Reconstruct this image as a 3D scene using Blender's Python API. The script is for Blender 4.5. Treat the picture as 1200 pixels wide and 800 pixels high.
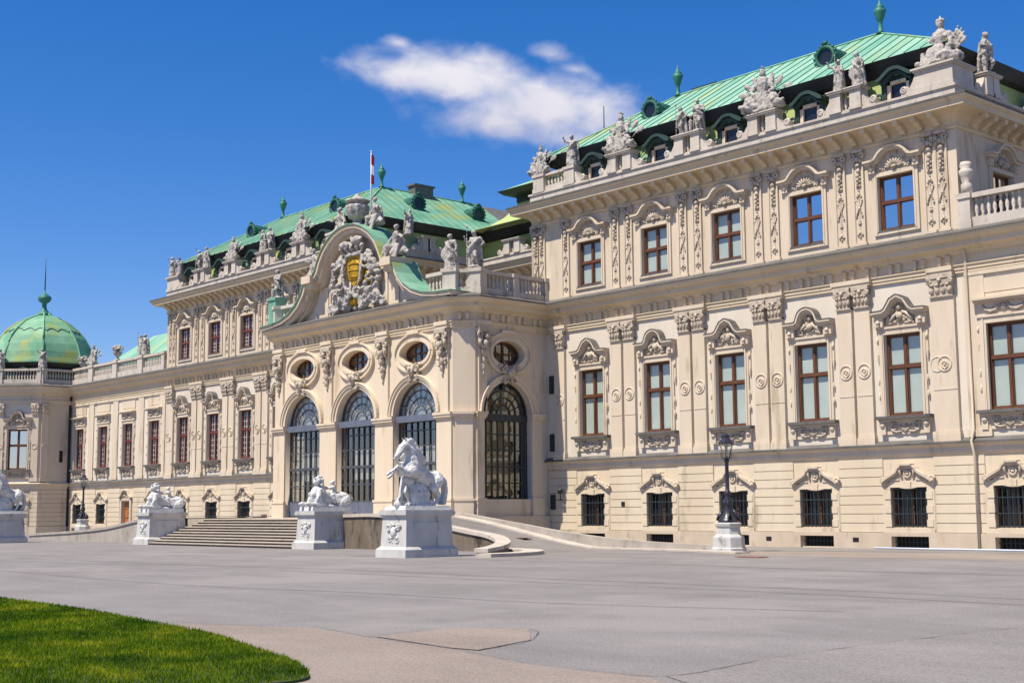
import bpy, bmesh, math, random
import numpy as np
from mathutils import Vector, Matrix, noise
R = math.radians; PI = math.pi
sin, cos = math.sin, math.cos
scn = bpy.context.scene; COL = scn.collection
for o in list(bpy.data.objects): bpy.data.objects.remove(o)

# ------------------------------------------------------------------ camera
pitch, roll, yaw = R(7.16018), R(-0.45742), R(48.19877)
d = Vector((-sin(yaw)*cos(pitch), cos(yaw)*cos(pitch), sin(pitch)))
r = Vector((cos(yaw), sin(yaw), 0)); u = r.cross(d)
r2 = r*cos(roll)+u*sin(roll); u2 = -r*sin(roll)+u*cos(roll)
cd = bpy.data.cameras.new('camera'); cam = bpy.data.objects.new('camera', cd); COL.objects.link(cam)
cam.matrix_world = Matrix(((r2.x,u2.x,-d.x,67.5),(r2.y,u2.y,-d.y,-54),(r2.z,u2.z,-d.z,1.87),(0,0,0,1)))
cd.sensor_width = 36; cd.lens = 36*1573.99/1200; cd.clip_start = .1; cd.clip_end = 6000
scn.camera = cam
# ------------------------------------------------------------------ sun, sky, exposure
EL, AZ = R(61), R(188)
sd = bpy.data.lights.new('sun', 'SUN'); sd.energy = 4.45; sd.angle = R(.53); sd.color = (1, .915, .775)
sun = bpy.data.objects.new('sun', sd); COL.objects.link(sun)
sv = Vector((sin(AZ)*cos(EL), cos(AZ)*cos(EL), sin(EL)))
sun.rotation_euler = sv.to_track_quat('Z', 'Y').to_euler(); sun.location = (0, -60, 80)
w = bpy.data.worlds.new('World'); scn.world = w; w.use_nodes = True
N, L = w.node_tree.nodes, w.node_tree.links
N.clear()
def wn(t, **k):
    n = N.new(t)
    for a, b in k.items(): setattr(n, a, b)
    return n
sky = wn('ShaderNodeTexSky', sky_type='NISHITA', sun_disc=False, sun_elevation=EL, sun_rotation=AZ,
         altitude=200, air_density=1.0, dust_density=.35, ozone_density=2.6)
def cloud_nodes():
    tc = wn('ShaderNodeTexCoord')
    def dirpx(px, py):
        return (d*1573.99 + r2*(px-600) - u2*(py-400)).normalized()
    c = dirpx(575, 118); ax = (dirpx(675, 130)-c).normalized(); az = c.cross(ax).normalized()
    if az.z < 0: az = -az
    def dot(v):
        n = wn('ShaderNodeVectorMath', operation='DOT_PRODUCT'); n.inputs[1].default_value = v
        L.new(tc.outputs['Generated'], n.inputs[0]); return n.outputs['Value']
    def m(op, a, b=None, c_=None):
        n = wn('ShaderNodeMath', operation=op)
        for i, x in enumerate((a, b, c_)):
            if x is None: continue
            if isinstance(x, (int, float)): n.inputs[i].default_value = x
            else: L.new(x, n.inputs[i])
        return n.outputs[0]
    k = 1573.99
    du, dv = m('SUBTRACT', dot(ax), c.dot(ax)), m('SUBTRACT', dot(az), c.dot(az))
    U, V = m('MULTIPLY', du, k), m('MULTIPLY', dv, k)          # in px-sized angular units
    def blob(cu, cv, ru, rv, gain=1.0):
        a = m('DIVIDE', m('SUBTRACT', U, cu), ru); b = m('DIVIDE', m('SUBTRACT', V, cv), rv)
        e = m('SQRT', m('ADD', m('MULTIPLY', a, a), m('MULTIPLY', b, b)))
        return m('ADD', m('MAXIMUM', m('SUBTRACT', 1, e), -1.5), gain-1)
    parts = [(-35,22,95,32,1), (60,2,105,38,1), (-100,20,80,24,.8), (118,6,48,28,.9), (15,-24,115,30,.7), (95,-32,65,24,.55),
             (-112,52,46,18,.20), (60,60,60,24,.27), (92,46,46,18,.16), (-20,44,60,20,.6)]
    f = None
    for p_ in parts:
        b = blob(*p_); f = b if f is None else m('SMOOTH_MAX', f, b, .25)
    comb = wn('ShaderNodeCombineXYZ'); L.new(m('MULTIPLY', U, .016), comb.inputs[0]); L.new(m('MULTIPLY', V, .024), comb.inputs[1])
    nz = wn('ShaderNodeTexNoise'); nz.inputs['Scale'].default_value = 1.35; nz.inputs['Detail'].default_value = 8; nz.inputs['Roughness'].default_value = .5
    nz.inputs['Distortion'].default_value = .35
    L.new(comb.outputs[0], nz.inputs['Vector'])
    g = m('ADD', f, m('MULTIPLY', m('SUBTRACT', nz.outputs['Fac'], .5), 1.3))
    mr = wn('ShaderNodeMapRange', interpolation_type='SMOOTHSTEP'); L.new(g, mr.inputs[0])
    mr.inputs[1].default_value = -.38; mr.inputs[2].default_value = .85; mr.inputs[3].default_value = 0; mr.inputs[4].default_value = .93
    # thickness towards the lower side gives a soft grey underside
    sh = wn('ShaderNodeMapRange', interpolation_type='SMOOTHSTEP'); L.new(m('ADD', V, m('MULTIPLY', nz.outputs['Fac'], 60)), sh.inputs[0])
    sh.inputs[1].default_value = -30; sh.inputs[2].default_value = 75; sh.inputs[3].default_value = 0; sh.inputs[4].default_value = 1
    mixc = wn('ShaderNodeMix', data_type='RGBA'); L.new(sh.outputs[0], mixc.inputs[0])
    mixc.inputs[6].default_value = (5.2, 5.1, 6.0, 1); mixc.inputs[7].default_value = (7.4, 7.1, 7.4, 1)
    return mr.outputs[0], mixc.outputs[2]
fac, ccol = cloud_nodes()
hsv = wn('ShaderNodeHueSaturation'); hsv.inputs['Saturation'].default_value = 1.42; hsv.inputs['Value'].default_value = 1.0
L.new(sky.outputs[0], hsv.inputs['Color'])
tn = wn('ShaderNodeMix', data_type='RGBA', blend_type='MULTIPLY'); tn.inputs[0].default_value = 1; tn.inputs[7].default_value = (.96,.90,1.13,1); L.new(hsv.outputs[0], tn.inputs[6])
mx = wn('ShaderNodeMix', data_type='RGBA'); L.new(fac, mx.inputs[0]); L.new(tn.outputs[2], mx.inputs[6]); L.new(ccol, mx.inputs[7])
bg = wn('ShaderNodeBackground'); bg.inputs[1].default_value = .078; L.new(mx.outputs[2], bg.inputs[0])
wo = wn('ShaderNodeOutputWorld'); L.new(bg.outputs[0], wo.inputs[0])
scn.view_settings.view_transform = 'Standard'; scn.view_settings.look = 'None'
scn.view_settings.exposure = .68; scn.view_settings.gamma = 1; scn.view_settings.use_curve_mapping = False

# ------------------------------------------------------------------ materials
MATS = {}
def mat(name, c1, c2=None, scale=1.0, rough=.8, bump=0, bscale=20, c3=None, c3amt=.55, c3scale=None, stretch=(1,1,1), spec=.3, metal=0, detail=5):
    m = bpy.data.materials.new(name); m.use_nodes = True; MATS[name] = m
    n, l = m.node_tree.nodes, m.node_tree.links
    b = n['Principled BSDF']; b.inputs['Roughness'].default_value = rough; b.inputs['Metallic'].default_value = metal
    b.inputs['Specular IOR Level'].default_value = spec
    g = n.new('ShaderNodeNewGeometry'); mp = n.new('ShaderNodeMapping'); mp.inputs['Scale'].default_value = stretch
    l.new(g.outputs['Position'], mp.inputs[0])
    col = None
    if c2:
        t = n.new('ShaderNodeTexNoise'); t.inputs['Scale'].default_value = scale; t.inputs['Detail'].default_value = detail; t.inputs['Roughness'].default_value = .65
        l.new(mp.outputs[0], t.inputs['Vector'])
        rp = n.new('ShaderNodeValToRGB'); rp.color_ramp.elements[0].position = .34; rp.color_ramp.elements[1].position = .66
        rp.color_ramp.elements[0].color = (*c1, 1); rp.color_ramp.elements[1].color = (*c2, 1)
        l.new(t.outputs['Fac'], rp.inputs[0]); col = rp.outputs[0]
        if c3:
            t3 = n.new('ShaderNodeTexNoise'); t3.inputs['Scale'].default_value = c3scale or scale*2.7; t3.inputs['Detail'].default_value = 6; t3.inputs['Roughness'].default_value = .7
            l.new(mp.outputs[0], t3.inputs['Vector'])
            mr = n.new('ShaderNodeMapRange'); mr.inputs[1].default_value = c3amt; mr.inputs[2].default_value = c3amt+.14; mr.interpolation_type = 'SMOOTHSTEP'
            l.new(t3.outputs['Fac'], mr.inputs[0])
            mxn = n.new('ShaderNodeMix'); mxn.data_type = 'RGBA'; l.new(mr.outputs[0], mxn.inputs[0]); l.new(col, mxn.inputs[6]); mxn.inputs[7].default_value = (*c3, 1)
            col = mxn.outputs[2]
        l.new(col, b.inputs['Base Color'])
    else: b.inputs['Base Color'].default_value = (*c1, 1)
    if bump:
        t2 = n.new('ShaderNodeTexNoise'); t2.inputs['Scale'].default_value = bscale; t2.inputs['Detail'].default_value = 6
        l.new(g.outputs['Position'], t2.inputs['Vector'])
        bp = n.new('ShaderNodeBump'); bp.inputs['Strength'].default_value = bump; bp.inputs['Distance'].default_value = .02
        l.new(t2.outputs['Fac'], bp.inputs['Height']); l.new(bp.outputs[0], b.inputs['Normal'])
    return m
mat('stucco_field', (.575,.51,.415), (.64,.575,.48), .5, .88, .3, 30, (.50,.435,.35), .535, .9, (1,1,.16))
mat('stucco_trim', (.545,.45,.335), (.615,.52,.40), .7, .88, .3, 30, (.42,.335,.235), .535, 1.1, (1,1,.18))
mat('stucco_ground', (.565,.47,.335), (.635,.54,.405), .5, .88, .35, 25, (.44,.355,.26), .535, .9, (1,1,.28))
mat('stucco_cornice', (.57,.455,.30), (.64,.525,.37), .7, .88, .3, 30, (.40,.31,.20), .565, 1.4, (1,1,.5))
mat('plinth_stone', (.47,.385,.28), (.55,.455,.35), .9, .88, .5, 20, (.31,.245,.17), .55, 1.1, (1,1,.5))
mat('stucco_pavilion', (.585,.48,.35), (.65,.55,.42), .6, .86, .3, 30, (.46,.355,.24), .535, 1.0, (1,1,.18))
mat('carved_stone', (.40,.335,.255), (.54,.46,.365), 3.2, .85, .7, 25, (.20,.16,.12), .53, 4.5)
mat('statue_stone', (.30,.275,.245), (.49,.455,.415), 3.5, .88, .9, 22, (.09,.082,.075), .52, 4.5)
mat('white_marble', (.48,.475,.46), (.63,.62,.60), 2.6, .7, .8, 25, (.22,.215,.205), .55, 4.0, spec=.4)
mat('pedestal_stone', (.44,.43,.405), (.55,.54,.51), 1.6, .8, .6, 25, (.27,.255,.225), .55, 1.8, (1,1,.4))
mat('parapet_stone', (.45,.395,.33), (.56,.50,.43), 1.3, .85, .5, 25, (.28,.245,.205), .55, 1.9, (1,1,.4))
mat('weathered_stone', (.30,.265,.225), (.40,.36,.31), 1.3, .88, .5, 20, (.20,.18,.155), .55, .9, (1,1,.45))
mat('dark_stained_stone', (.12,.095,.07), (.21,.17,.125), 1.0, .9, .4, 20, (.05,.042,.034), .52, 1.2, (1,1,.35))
mat('copper_patina', (.095,.27,.17), (.235,.43,.30), .9, .65, .4, 12, (.30,.33,.09), .515, .6, (.7,.4,.22), spec=.3)
mat('copper_mint', (.12,.31,.22), (.28,.46,.35), 1.0, .65, .4, 12, (.33,.35,.10), .52, .55, (.7,.14,.16), spec=.3)
mat('copper_dark', (.02,.045,.04), (.035,.07,.06), 1, .6, .2, 12, (.02,.03,.028), .5, 2)
mat('copper_dome', (.09,.26,.15), (.22,.41,.26), .45, .65, .4, 12, (.31,.33,.08), .50, .28, spec=.3)
mat('copper_lichen', (.30,.38,.13), (.38,.44,.18), .4, .65, .2, 12, (.20,.44,.30), .55, .5)
mat('copper_seam', (.07,.20,.15), (.10,.25,.19), 1, .6)
mat('copper_oval', (.012,.06,.045), (.035,.15,.11), 3, .6, .3, 10, spec=.3)
mat('copper_finial', (.018,.13,.095), (.04,.20,.145), 2, .55, .2, 10, spec=.4)
mat('roof_dark', (.018,.02,.02), (.03,.034,.034), 1.2, .65)
mat('slate', (.10,.095,.09), (.15,.14,.13), 2, .7, .3, 20)
mat('lead_flashing', (.085,.08,.075), (.15,.145,.135), 1.0, .6, .3, 10, (.055,.05,.048), .55, 2)
mat('wood_brown', (.095,.035,.015), (.135,.052,.022), 4, .5, 0, 20, stretch=(1,1,.2), spec=.4)
mat('wood_red', (.12,.028,.018), (.17,.04,.025), 4, .5, spec=.4)
mat('door_wood', (.38,.12,.025), (.47,.17,.04), 4, .5, spec=.4)
mat('iron_black', (.012,.012,.014), (.022,.022,.025), 6, .5, .2, 40, spec=.4)
mat('iron_blue', (.10,.115,.155), (.13,.145,.19), 2, .5)
mat('iron_dark_green', (.02,.03,.032), (.03,.04,.043), 4, .45, spec=.4)
mat('room_red', (.055,.018,.014), (.09,.03,.022), 2, .9)
mat('carved_ground', (.47,.39,.29), (.57,.485,.38), 2.5, .85, .5, 25, (.40,.33,.26), .57, 3.5)
mat('pane_dark', (.012,.012,.014), (.02,.02,.025), 1, .15, spec=.5)
mat('iron_door', (.055,.058,.07), (.075,.08,.095), 3, .5, spec=.4)
mat('lamp_iron', (.02,.02,.03), (.035,.035,.05), 6, .35, .2, 30, spec=.5)
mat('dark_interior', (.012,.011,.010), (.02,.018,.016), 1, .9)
mat('blind_pale', (.47,.48,.425), (.55,.56,.50), .6, .9)
mat('curtain', (.50,.49,.45), (.62,.60,.56), 3, .9, stretch=(3,3,.2))
mat('room_amber', (.30,.22,.10), (.42,.33,.17), 2, .9)
mat('grid_white', (.55,.50,.47), (.62,.57,.54), 2, .8)
mat('gold', (.42,.23,.01), (.58,.35,.03), 4, .5, .4, 9, (.20,.11,.008), .52, 3, metal=.35)
mat('flag_red', (.30,.02,.035), (.36,.035,.05), 3, .8)
mat('flag_white', (.75,.74,.74), (.8,.8,.8), 3, .8)
mat('pole_white', (.7,.7,.7), (.75,.75,.75), 3, .5)
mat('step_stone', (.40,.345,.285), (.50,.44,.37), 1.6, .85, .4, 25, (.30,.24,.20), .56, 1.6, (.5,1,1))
mat('kerb_stone', (.42,.37,.31), (.53,.475,.41), 1.2, .88, .5, 25, (.28,.25,.21), .56, 1.5)
mat('red_iron', (.22,.08,.06), (.28,.11,.08), 6, .8)
mat('hose_blue', (.50,.54,.66), (.56,.6,.72), 2, .6)
mat('flower_red', (.5,.03,.03), (.6,.06,.05), 9, .7)

def asphalt(name, a, b, c, crack=.0, fine=90):
    m = bpy.data.materials.new(name); m.use_nodes = True; MATS[name] = m
    n, l = m.node_tree.nodes, m.node_tree.links; bs = n['Principled BSDF']; bs.inputs['Roughness'].default_value = .9; bs.inputs['Specular IOR Level'].default_value = .25
    g = n.new('ShaderNodeNewGeometry')
    def nz(sc, det=6, ro=.65, st=None, rot=0):
        t = n.new('ShaderNodeTexNoise'); t.inputs['Scale'].default_value = sc; t.inputs['Detail'].default_value = det; t.inputs['Roughness'].default_value = ro
        if st:
            mp = n.new('ShaderNodeMapping'); mp.inputs['Scale'].default_value = st; mp.inputs['Rotation'].default_value = (0,0,rot); l.new(g.outputs['Position'], mp.inputs[0]); l.new(mp.outputs[0], t.inputs['Vector'])
        else: l.new(g.outputs['Position'], t.inputs['Vector'])
        return t.outputs['Fac']
    def ramp(f, c0, c1, p0=.35, p1=.65):
        rp = n.new('ShaderNodeValToRGB'); rp.color_ramp.elements[0].position = p0; rp.color_ramp.elements[1].position = p1
        rp.color_ramp.elements[0].color = (*c0,1); rp.color_ramp.elements[1].color = (*c1,1); l.new(f, rp.inputs[0]); return rp.outputs[0]
    def mix(f, x, y, typ='MIX', fv=None):
        q = n.new('ShaderNodeMix'); q.data_type = 'RGBA'; q.blend_type = typ
        if fv is not None: q.inputs[0].default_value = fv
        else: l.new(f, q.inputs[0])
        for i, v in ((6, x), (7, y)):
            if isinstance(v, tuple): q.inputs[i].default_value = (*v,1)
            else: l.new(v, q.inputs[i])
        return q.outputs[2]
    base = ramp(nz(.22), a, b)
    streak = ramp(nz(.55, 6, .7, (.55,1.15,1), R(48)), (.88,.88,.88), (1.08,1.08,1.08))
    base = mix(None, base, streak, 'MULTIPLY', 1.0)
    pat = n.new('ShaderNodeMapRange'); pat.interpolation_type = 'SMOOTHSTEP'; l.new(nz(.11, 4), pat.inputs[0]); pat.inputs[1].default_value = .53; pat.inputs[2].default_value = .66
    base = mix(pat.outputs[0], base, c)
    grain = ramp(nz(fine*.45, 4, .8), (.55,.55,.55), (1.38,1.38,1.38), .3, .7)
    base = mix(None, base, grain, 'MULTIPLY', 1.0)
    mid = ramp(nz(19, 4, .85), (.70,.70,.70), (1.26,1.26,1.26), .36, .64)
    base = mix(None, base, mid, 'MULTIPLY', .8)
    l.new(base, bs.inputs['Base Color'])
    bp = n.new('ShaderNodeBump'); bp.inputs['Strength'].default_value = .8; bp.inputs['Distance'].default_value = .015; l.new(nz(fine*.5, 4), bp.inputs['Height']); l.new(bp.outputs[0], bs.inputs['Normal'])
asphalt('asphalt', (.205,.19,.182), (.243,.227,.218), (.26,.24,.225))
asphalt('asphalt_tan', (.26,.215,.182), (.295,.248,.213), (.28,.236,.2), fine=110)
asphalt('asphalt_pale', (.218,.203,.19), (.25,.232,.218), (.24,.217,.2), fine=110)
asphalt('asphalt_worn', (.205,.187,.175), (.245,.225,.212), (.17,.157,.148))
asphalt('asphalt_dark', (.165,.153,.146), (.20,.187,.179), (.21,.195,.183))
mat('crack_dark', (.13,.118,.108), (.19,.17,.155), 3, .95)
mat('soil', (.06,.05,.03), (.05,.08,.02), 6, .95)
def grassmat():
    m = bpy.data.materials.new('grass'); m.use_nodes = True; MATS['grass'] = m
    n, l = m.node_tree.nodes, m.node_tree.links; b = n['Principled BSDF']; b.inputs['Roughness'].default_value = .7; b.inputs['Specular IOR Level'].default_value = .08
    g = n.new('ShaderNodeNewGeometry')
    t = n.new('ShaderNodeTexNoise'); t.inputs['Scale'].default_value = .62; t.inputs['Detail'].default_value = 7; t.inputs['Roughness'].default_value = .7; l.new(g.outputs['Position'], t.inputs['Vector'])
    rp = n.new('ShaderNodeValToRGB'); e = rp.color_ramp.elements; e[0].position = .38; e[0].color = (.035,.095,.003,1); e[1].position = .64; e[1].color = (.36,.37,.015,1)
    x = e.new(.52); x.color = (.14,.225,.006,1); l.new(t.outputs['Fac'], rp.inputs[0])
    rnd = n.new('ShaderNodeMapRange'); l.new(g.outputs['Random Per Island'], rnd.inputs[0]); rnd.inputs[3].default_value = .6; rnd.inputs[4].default_value = 1.4
    q = n.new('ShaderNodeMix'); q.data_type = 'RGBA'; q.blend_type = 'MULTIPLY'; q.inputs[0].default_value = 1; l.new(rp.outputs[0], q.inputs[6]); l.new(rnd.outputs[0], q.inputs[7])
    l.new(q.outputs[2], b.inputs['Base Color'])
    tr = n.new('ShaderNodeBsdfTranslucent'); l.new(q.outputs[2], tr.inputs[0]); ms = n.new('ShaderNodeMixShader'); ms.inputs[0].default_value = .4
    l.new(b.outputs[0], ms.inputs[1]); l.new(tr.outputs[0], ms.inputs[2]); l.new(ms.outputs[0], n['Material Output'].inputs[0])
grassmat()
def glass(name, ior=1.6, tint=(.9,.95,.95), add=.05):
    m = bpy.data.materials.new(name); m.use_nodes = True; MATS[name] = m
    n, l = m.node_tree.nodes, m.node_tree.links; n.remove(n['Principled BSDF'])
    t = n.new('ShaderNodeBsdfTransparent'); t.inputs[0].default_value = (*tint,1)
    gl = n.new('ShaderNodeBsdfGlossy'); gl.inputs['Roughness'].default_value = .015
    nz = n.new('ShaderNodeTexNoise'); nz.inputs['Scale'].default_value = 1.1; g = n.new('ShaderNodeNewGeometry'); l.new(g.outputs['Position'], nz.inputs['Vector'])
    bp = n.new('ShaderNodeBump'); bp.inputs['Strength'].default_value = .12; bp.inputs['Distance'].default_value = .03; l.new(nz.outputs['Fac'], bp.inputs['Height']); l.new(bp.outputs[0], gl.inputs['Normal'])
    f = n.new('ShaderNodeLayerWeight'); f.inputs['Blend'].default_value = .5
    pw = n.new('ShaderNodeMath'); pw.operation = 'POWER'; pw.inputs[1].default_value = 3.5; l.new(f.outputs['Facing'], pw.inputs[0])
    a = n.new('ShaderNodeMath'); a.inputs[1].default_value = add; l.new(pw.outputs[0], a.inputs[0]); a.use_clamp = True
    ms = n.new('ShaderNodeMixShader'); l.new(a.outputs[0], ms.inputs[0]); l.new(t.outputs[0], ms.inputs[1]); l.new(gl.outputs[0], ms.inputs[2]); l.new(ms.outputs[0], n['Material Output'].inputs[0])
glass('window_glass', 1.5, (.92,.97,.96), .10)
glass('mirror_glass', 2.6, (.5,.6,.7), .75)
glass('dark_glass', 1.45, (.78,.80,.80), .20)
glass('lamp_glass', 1.45, (.95,.95,.9), .03)

# ------------------------------------------------------------------ mesh helpers
def unit_ico(sub):
    bm = bmesh.new(); bmesh.ops.create_icosphere(bm, subdivisions=sub, radius=1)
    v = [x.co.copy() for x in bm.verts]; f = [[q.index for q in p.verts] for p in bm.faces]; bm.free(); return v, f
ICO = {s: unit_ico(s) for s in (1,2)}
class MB:
    """collects shapes and links them as one mesh object"""
    def __init__(s): s.v, s.f, s.sm, s.mi = [], [], [], {}
    def add(s, V, F, smooth=False):
        b = len(s.v); s.v += [tuple(x) for x in V]; s.f += [[b+i for i in q] for q in F]; s.sm += [smooth]*len(F); return s
    def box(s, x0, x1, y0, y1, z0, z1):
        if x0 > x1: x0, x1 = x1, x0
        return s.add([(x,y,z) for z in (z0,z1) for y in (y0,y1) for x in (x0,x1)],
                     [(0,2,3,1),(4,5,7,6),(0,1,5,4),(2,6,7,3),(0,4,6,2),(1,3,7,5)])
    def tbox(s, cx, cy, z0, z1, a0, b0, a1, b1):                # tapered block
        V = [(cx+sx*a, cy+sy*b, z) for z,a,b in ((z0,a0,b0),(z1,a1,b1)) for sy in (-1,1) for sx in (-1,1)]
        return s.add(V, [(0,2,3,1),(4,5,7,6),(0,1,5,4),(2,6,7,3),(0,4,6,2),(1,3,7,5)])
    def quad(s, *p): return s.add(p, [tuple(range(len(p)))])
    def prism(s, pts, y0, y1):                                   # polygon in x,z extruded along y
        n = len(pts); V = [(x,y0,z) for x,z in pts]+[(x,y1,z) for x,z in pts]
        return s.add(V, [tuple(range(n))[::-1], tuple(range(n,2*n))]+[(i,(i+1)%n,n+(i+1)%n,n+i) for i in range(n)])
    def prismz(s, pts, z0, z1):
        n = len(pts); V = [(x,y,z0) for x,y in pts]+[(x,y,z1) for x,y in pts]
        return s.add(V, [tuple(range(n))[::-1], tuple(range(n,2*n))]+[(i,(i+1)%n,n+(i+1)%n,n+i) for i in range(n)])
    def lathe(s, prof, cx=0, cy=0, cz=0, n=12, smooth=True, sx=1, sy=1):
        V = []; F = []
        for rr, z in prof:
            for k in range(n):
                a = 2*PI*k/n; V.append((cx+rr*cos(a)*sx, cy+rr*sin(a)*sy, cz+z))
        for i in range(len(prof)-1):
            for k in range(n): F.append((i*n+k, i*n+(k+1)%n, (i+1)*n+(k+1)%n, (i+1)*n+k))
        F.append(tuple(range(n))[::-1]); F.append(tuple(range((len(prof)-1)*n, len(prof)*n)))
        return s.add(V, F, smooth)
    def blob(s, c, rad, rot=None, sub=1):
        v, f = ICO[sub]; c = Vector(c)
        if isinstance(rad, (int,float)): rad = (rad,)*3
        M = Matrix.Diagonal(rad)
        if rot is not None: M = rot @ M
        return s.add([c + M @ x for x in v], f, True)
    def tube(s, pts, rad, n=6, smooth=True):
        pts = [Vector(p) for p in pts]; V = []; F = []
        if isinstance(rad, (int,float)): rad = [rad]*len(pts)
        for i, p in enumerate(pts):
            t = (pts[min(i+1,len(pts)-1)]-pts[max(i-1,0)]).normalized()
            a = Vector((0,0,1)) if abs(t.z) < .9 else Vector((0,1,0))
            e1 = t.cross(a).normalized(); e2 = t.cross(e1)
            for k in range(n):
                q = 2*PI*k/n; V.append(p + (e1*cos(q)+e2*sin(q))*rad[i])
        for i in range(len(pts)-1):
            for k in range(n): F.append((i*n+k, i*n+(k+1)%n, (i+1)*n+(k+1)%n, (i+1)*n+k))
        F.append(tuple(range(n))[::-1]); F.append(tuple(range((len(pts)-1)*n, len(pts)*n)))
        return s.add(V, F, smooth)
    def bar(s, p, q, w):
        return s.tube([p, q], w*.7, 4, False)
    def cap(s, p, q, r0, r1=None):                               # closed capsule
        r1 = r0 if r1 is None else r1; p, q = Vector(p), Vector(q); t = (q-p)
        if t.length < 1e-6: return s.blob(p, r0, sub=1)
        t.normalize()
        pts = [p-t*r0*.95, p-t*r0*.6, p, q, q+t*r1*.6, q+t*r1*.95]
        return s.tube(pts, [r0*.3, r0*.8, r0, r1, r1*.8, r1*.3], 8)
    def chain(s, pts, rads):
        for i in range(len(pts)-1): s.cap(pts[i], pts[i+1], rads[i], rads[i+1])
        return s
    def scroll(s, c, r0, turns=1.6, th=.05, y=0, mirror=1, start=0, n=18):  # volute in the x,z plane
        pts = []
        for i in range(n+1):
            t = i/n; a = start + mirror*t*turns*2*PI; rr = r0*(1-.78*t)
            pts.append((c[0]+rr*cos(a), y, c[1]+rr*sin(a)))
        return s.tube(pts, [th*(1-.4*i/n) for i in range(n+1)], 5)
    def torus(s, c, R0, rr, axis='y', n=18, m=6, sx=1, sz=1):
        V, F = [], []
        for i in range(n):
            a = 2*PI*i/n
            for k in range(m):
                b = 2*PI*k/m; q = R0+rr*cos(b)
                if axis == 'y': V.append((c[0]+q*cos(a)*sx, c[1]+rr*sin(b), c[2]+q*sin(a)*sz))
                else: V.append((c[0]+q*cos(a)*sx, c[1]+q*sin(a)*sz, c[2]+rr*sin(b)))
        for i in range(n):
            for k in range(m): F.append((i*m+k, ((i+1)%n)*m+k, ((i+1)%n)*m+(k+1)%m, i*m+(k+1)%m))
        return s.add(V, F, True)
    def sweep(s, prof, path, closed=False, capends=True):        # profile (out, z) along a plan path, out = right-hand side of travel
        n = len(path); m = len(prof); V = []; F = []
        P_ = [Vector((p[0], p[1])) for p in path]
        def nrm(a, b):
            t = (b-a).normalized(); return Vector((t.y, -t.x))
        for i in range(n):
            ns = []
            if i > 0 or closed: ns.append(nrm(P_[i-1], P_[i]))
            if i < n-1 or closed: ns.append(nrm(P_[i], P_[(i+1) % n]))
            nn = sum(ns, Vector((0,0))); nn.normalize(); k = 1/max(.3, nn.dot(ns[0]))
            for o_, z in prof: V.append((P_[i].x+nn.x*o_*k, P_[i].y+nn.y*o_*k, z))
        for i in range(n if closed else n-1):
            j = (i+1) % n
            for k in range(m-1): F.append((i*m+k, j*m+k, j*m+k+1, i*m+k+1))
        if capends and not closed: F.append(tuple(range(m))); F.append(tuple(range((n-1)*m, n*m))[::-1])
        return s.add(V, F)
    def band(s, pts, th, y0, y1):                               # strip of thickness th under a polyline in x,z
        n = len(pts); nm = []
        for i in range(n):
            a = Vector(pts[max(i-1,0)]); b = Vector(pts[min(i+1,n-1)]); t = (b-a).normalized(); nm.append(Vector((-t.y, t.x)))
        for i in range(n-1):
            a, b = Vector(pts[i]), Vector(pts[i+1]); a2, b2 = a-nm[i]*th, b-nm[i+1]*th
            q = [a, b, b2, a2]; V = [(p.x,y0,p.y) for p in q]+[(p.x,y1,p.y) for p in q]
            F = [(0,1,2,3),(7,6,5,4),(0,4,5,1),(2,6,7,3)]
            if i == 0: F.append((0,3,7,4))
            if i == n-2: F.append((1,5,6,2))
            s.add(V, F)
        return s
    def rotz(s, a, origin=(0,0)):
        c_, s_ = cos(a), sin(a); s.v = [(origin[0]+(x-origin[0])*c_-(y-origin[1])*s_, origin[1]+(x-origin[0])*s_+(y-origin[1])*c_, z) for x,y,z in s.v]; return s
    def shift(s, dx, dy, dz=0): s.v = [(x+dx,y+dy,z+dz) for x,y,z in s.v]; return s
    def scale(s, k): s.v = [(x*k,y*k,z*k) for x,y,z in s.v]; return s
    def second(s, other, m):                                     # faces of another shape, in a second material
        k = len(s.f); s.add(other.v, other.f)
        for i in range(k, len(s.f)): s.mi[i] = m
        return s
    def mesh(s, name):
        me = bpy.data.meshes.new(name); me.from_pydata(s.v, [], s.f); me.polygons.foreach_set('use_smooth', s.sm); me.update(); return me
    def build(s, name, m, parent=None, loc=(0,0,0), rz=0):
        o = link(name, s.mesh(name), m, parent, loc, rz)
        if s.mi:
            o.data.materials.append(MATS[next(iter(s.mi.values()))])
            for i in s.mi: o.data.polygons[i].material_index = 1
        return o
def link(name, me, m, parent=None, loc=(0,0,0), rz=0):
    if m and not me.materials: me.materials.append(MATS[m])
    o = bpy.data.objects.new(name, me); COL.objects.link(o); o.location = loc; o.rotation_euler.z = rz
    if parent: o.parent = parent
    return o
def empty(name, loc=(0,0,0), rz=0, parent=None):
    o = bpy.data.objects.new(name, None); COL.objects.link(o); o.location = loc; o.rotation_euler.z = rz; o.empty_display_size = .3
    if parent: o.parent = parent
    return o
def tag(o, label=None, cat=None, group=None, kind=None):
    if label: o['label'] = label
    if cat: o['category'] = cat
    if group: o['group'] = group
    if kind: o['kind'] = kind
    return o
def copy_tree(o, parent=None, loc=None, rz=None):
    c = o.copy(); COL.objects.link(c); c.parent = parent
    if loc is not None: c.location = loc
    if rz is not None: c.rotation_euler.z = rz
    for ch in o.children: copy_tree(ch, c)
    return c
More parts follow.
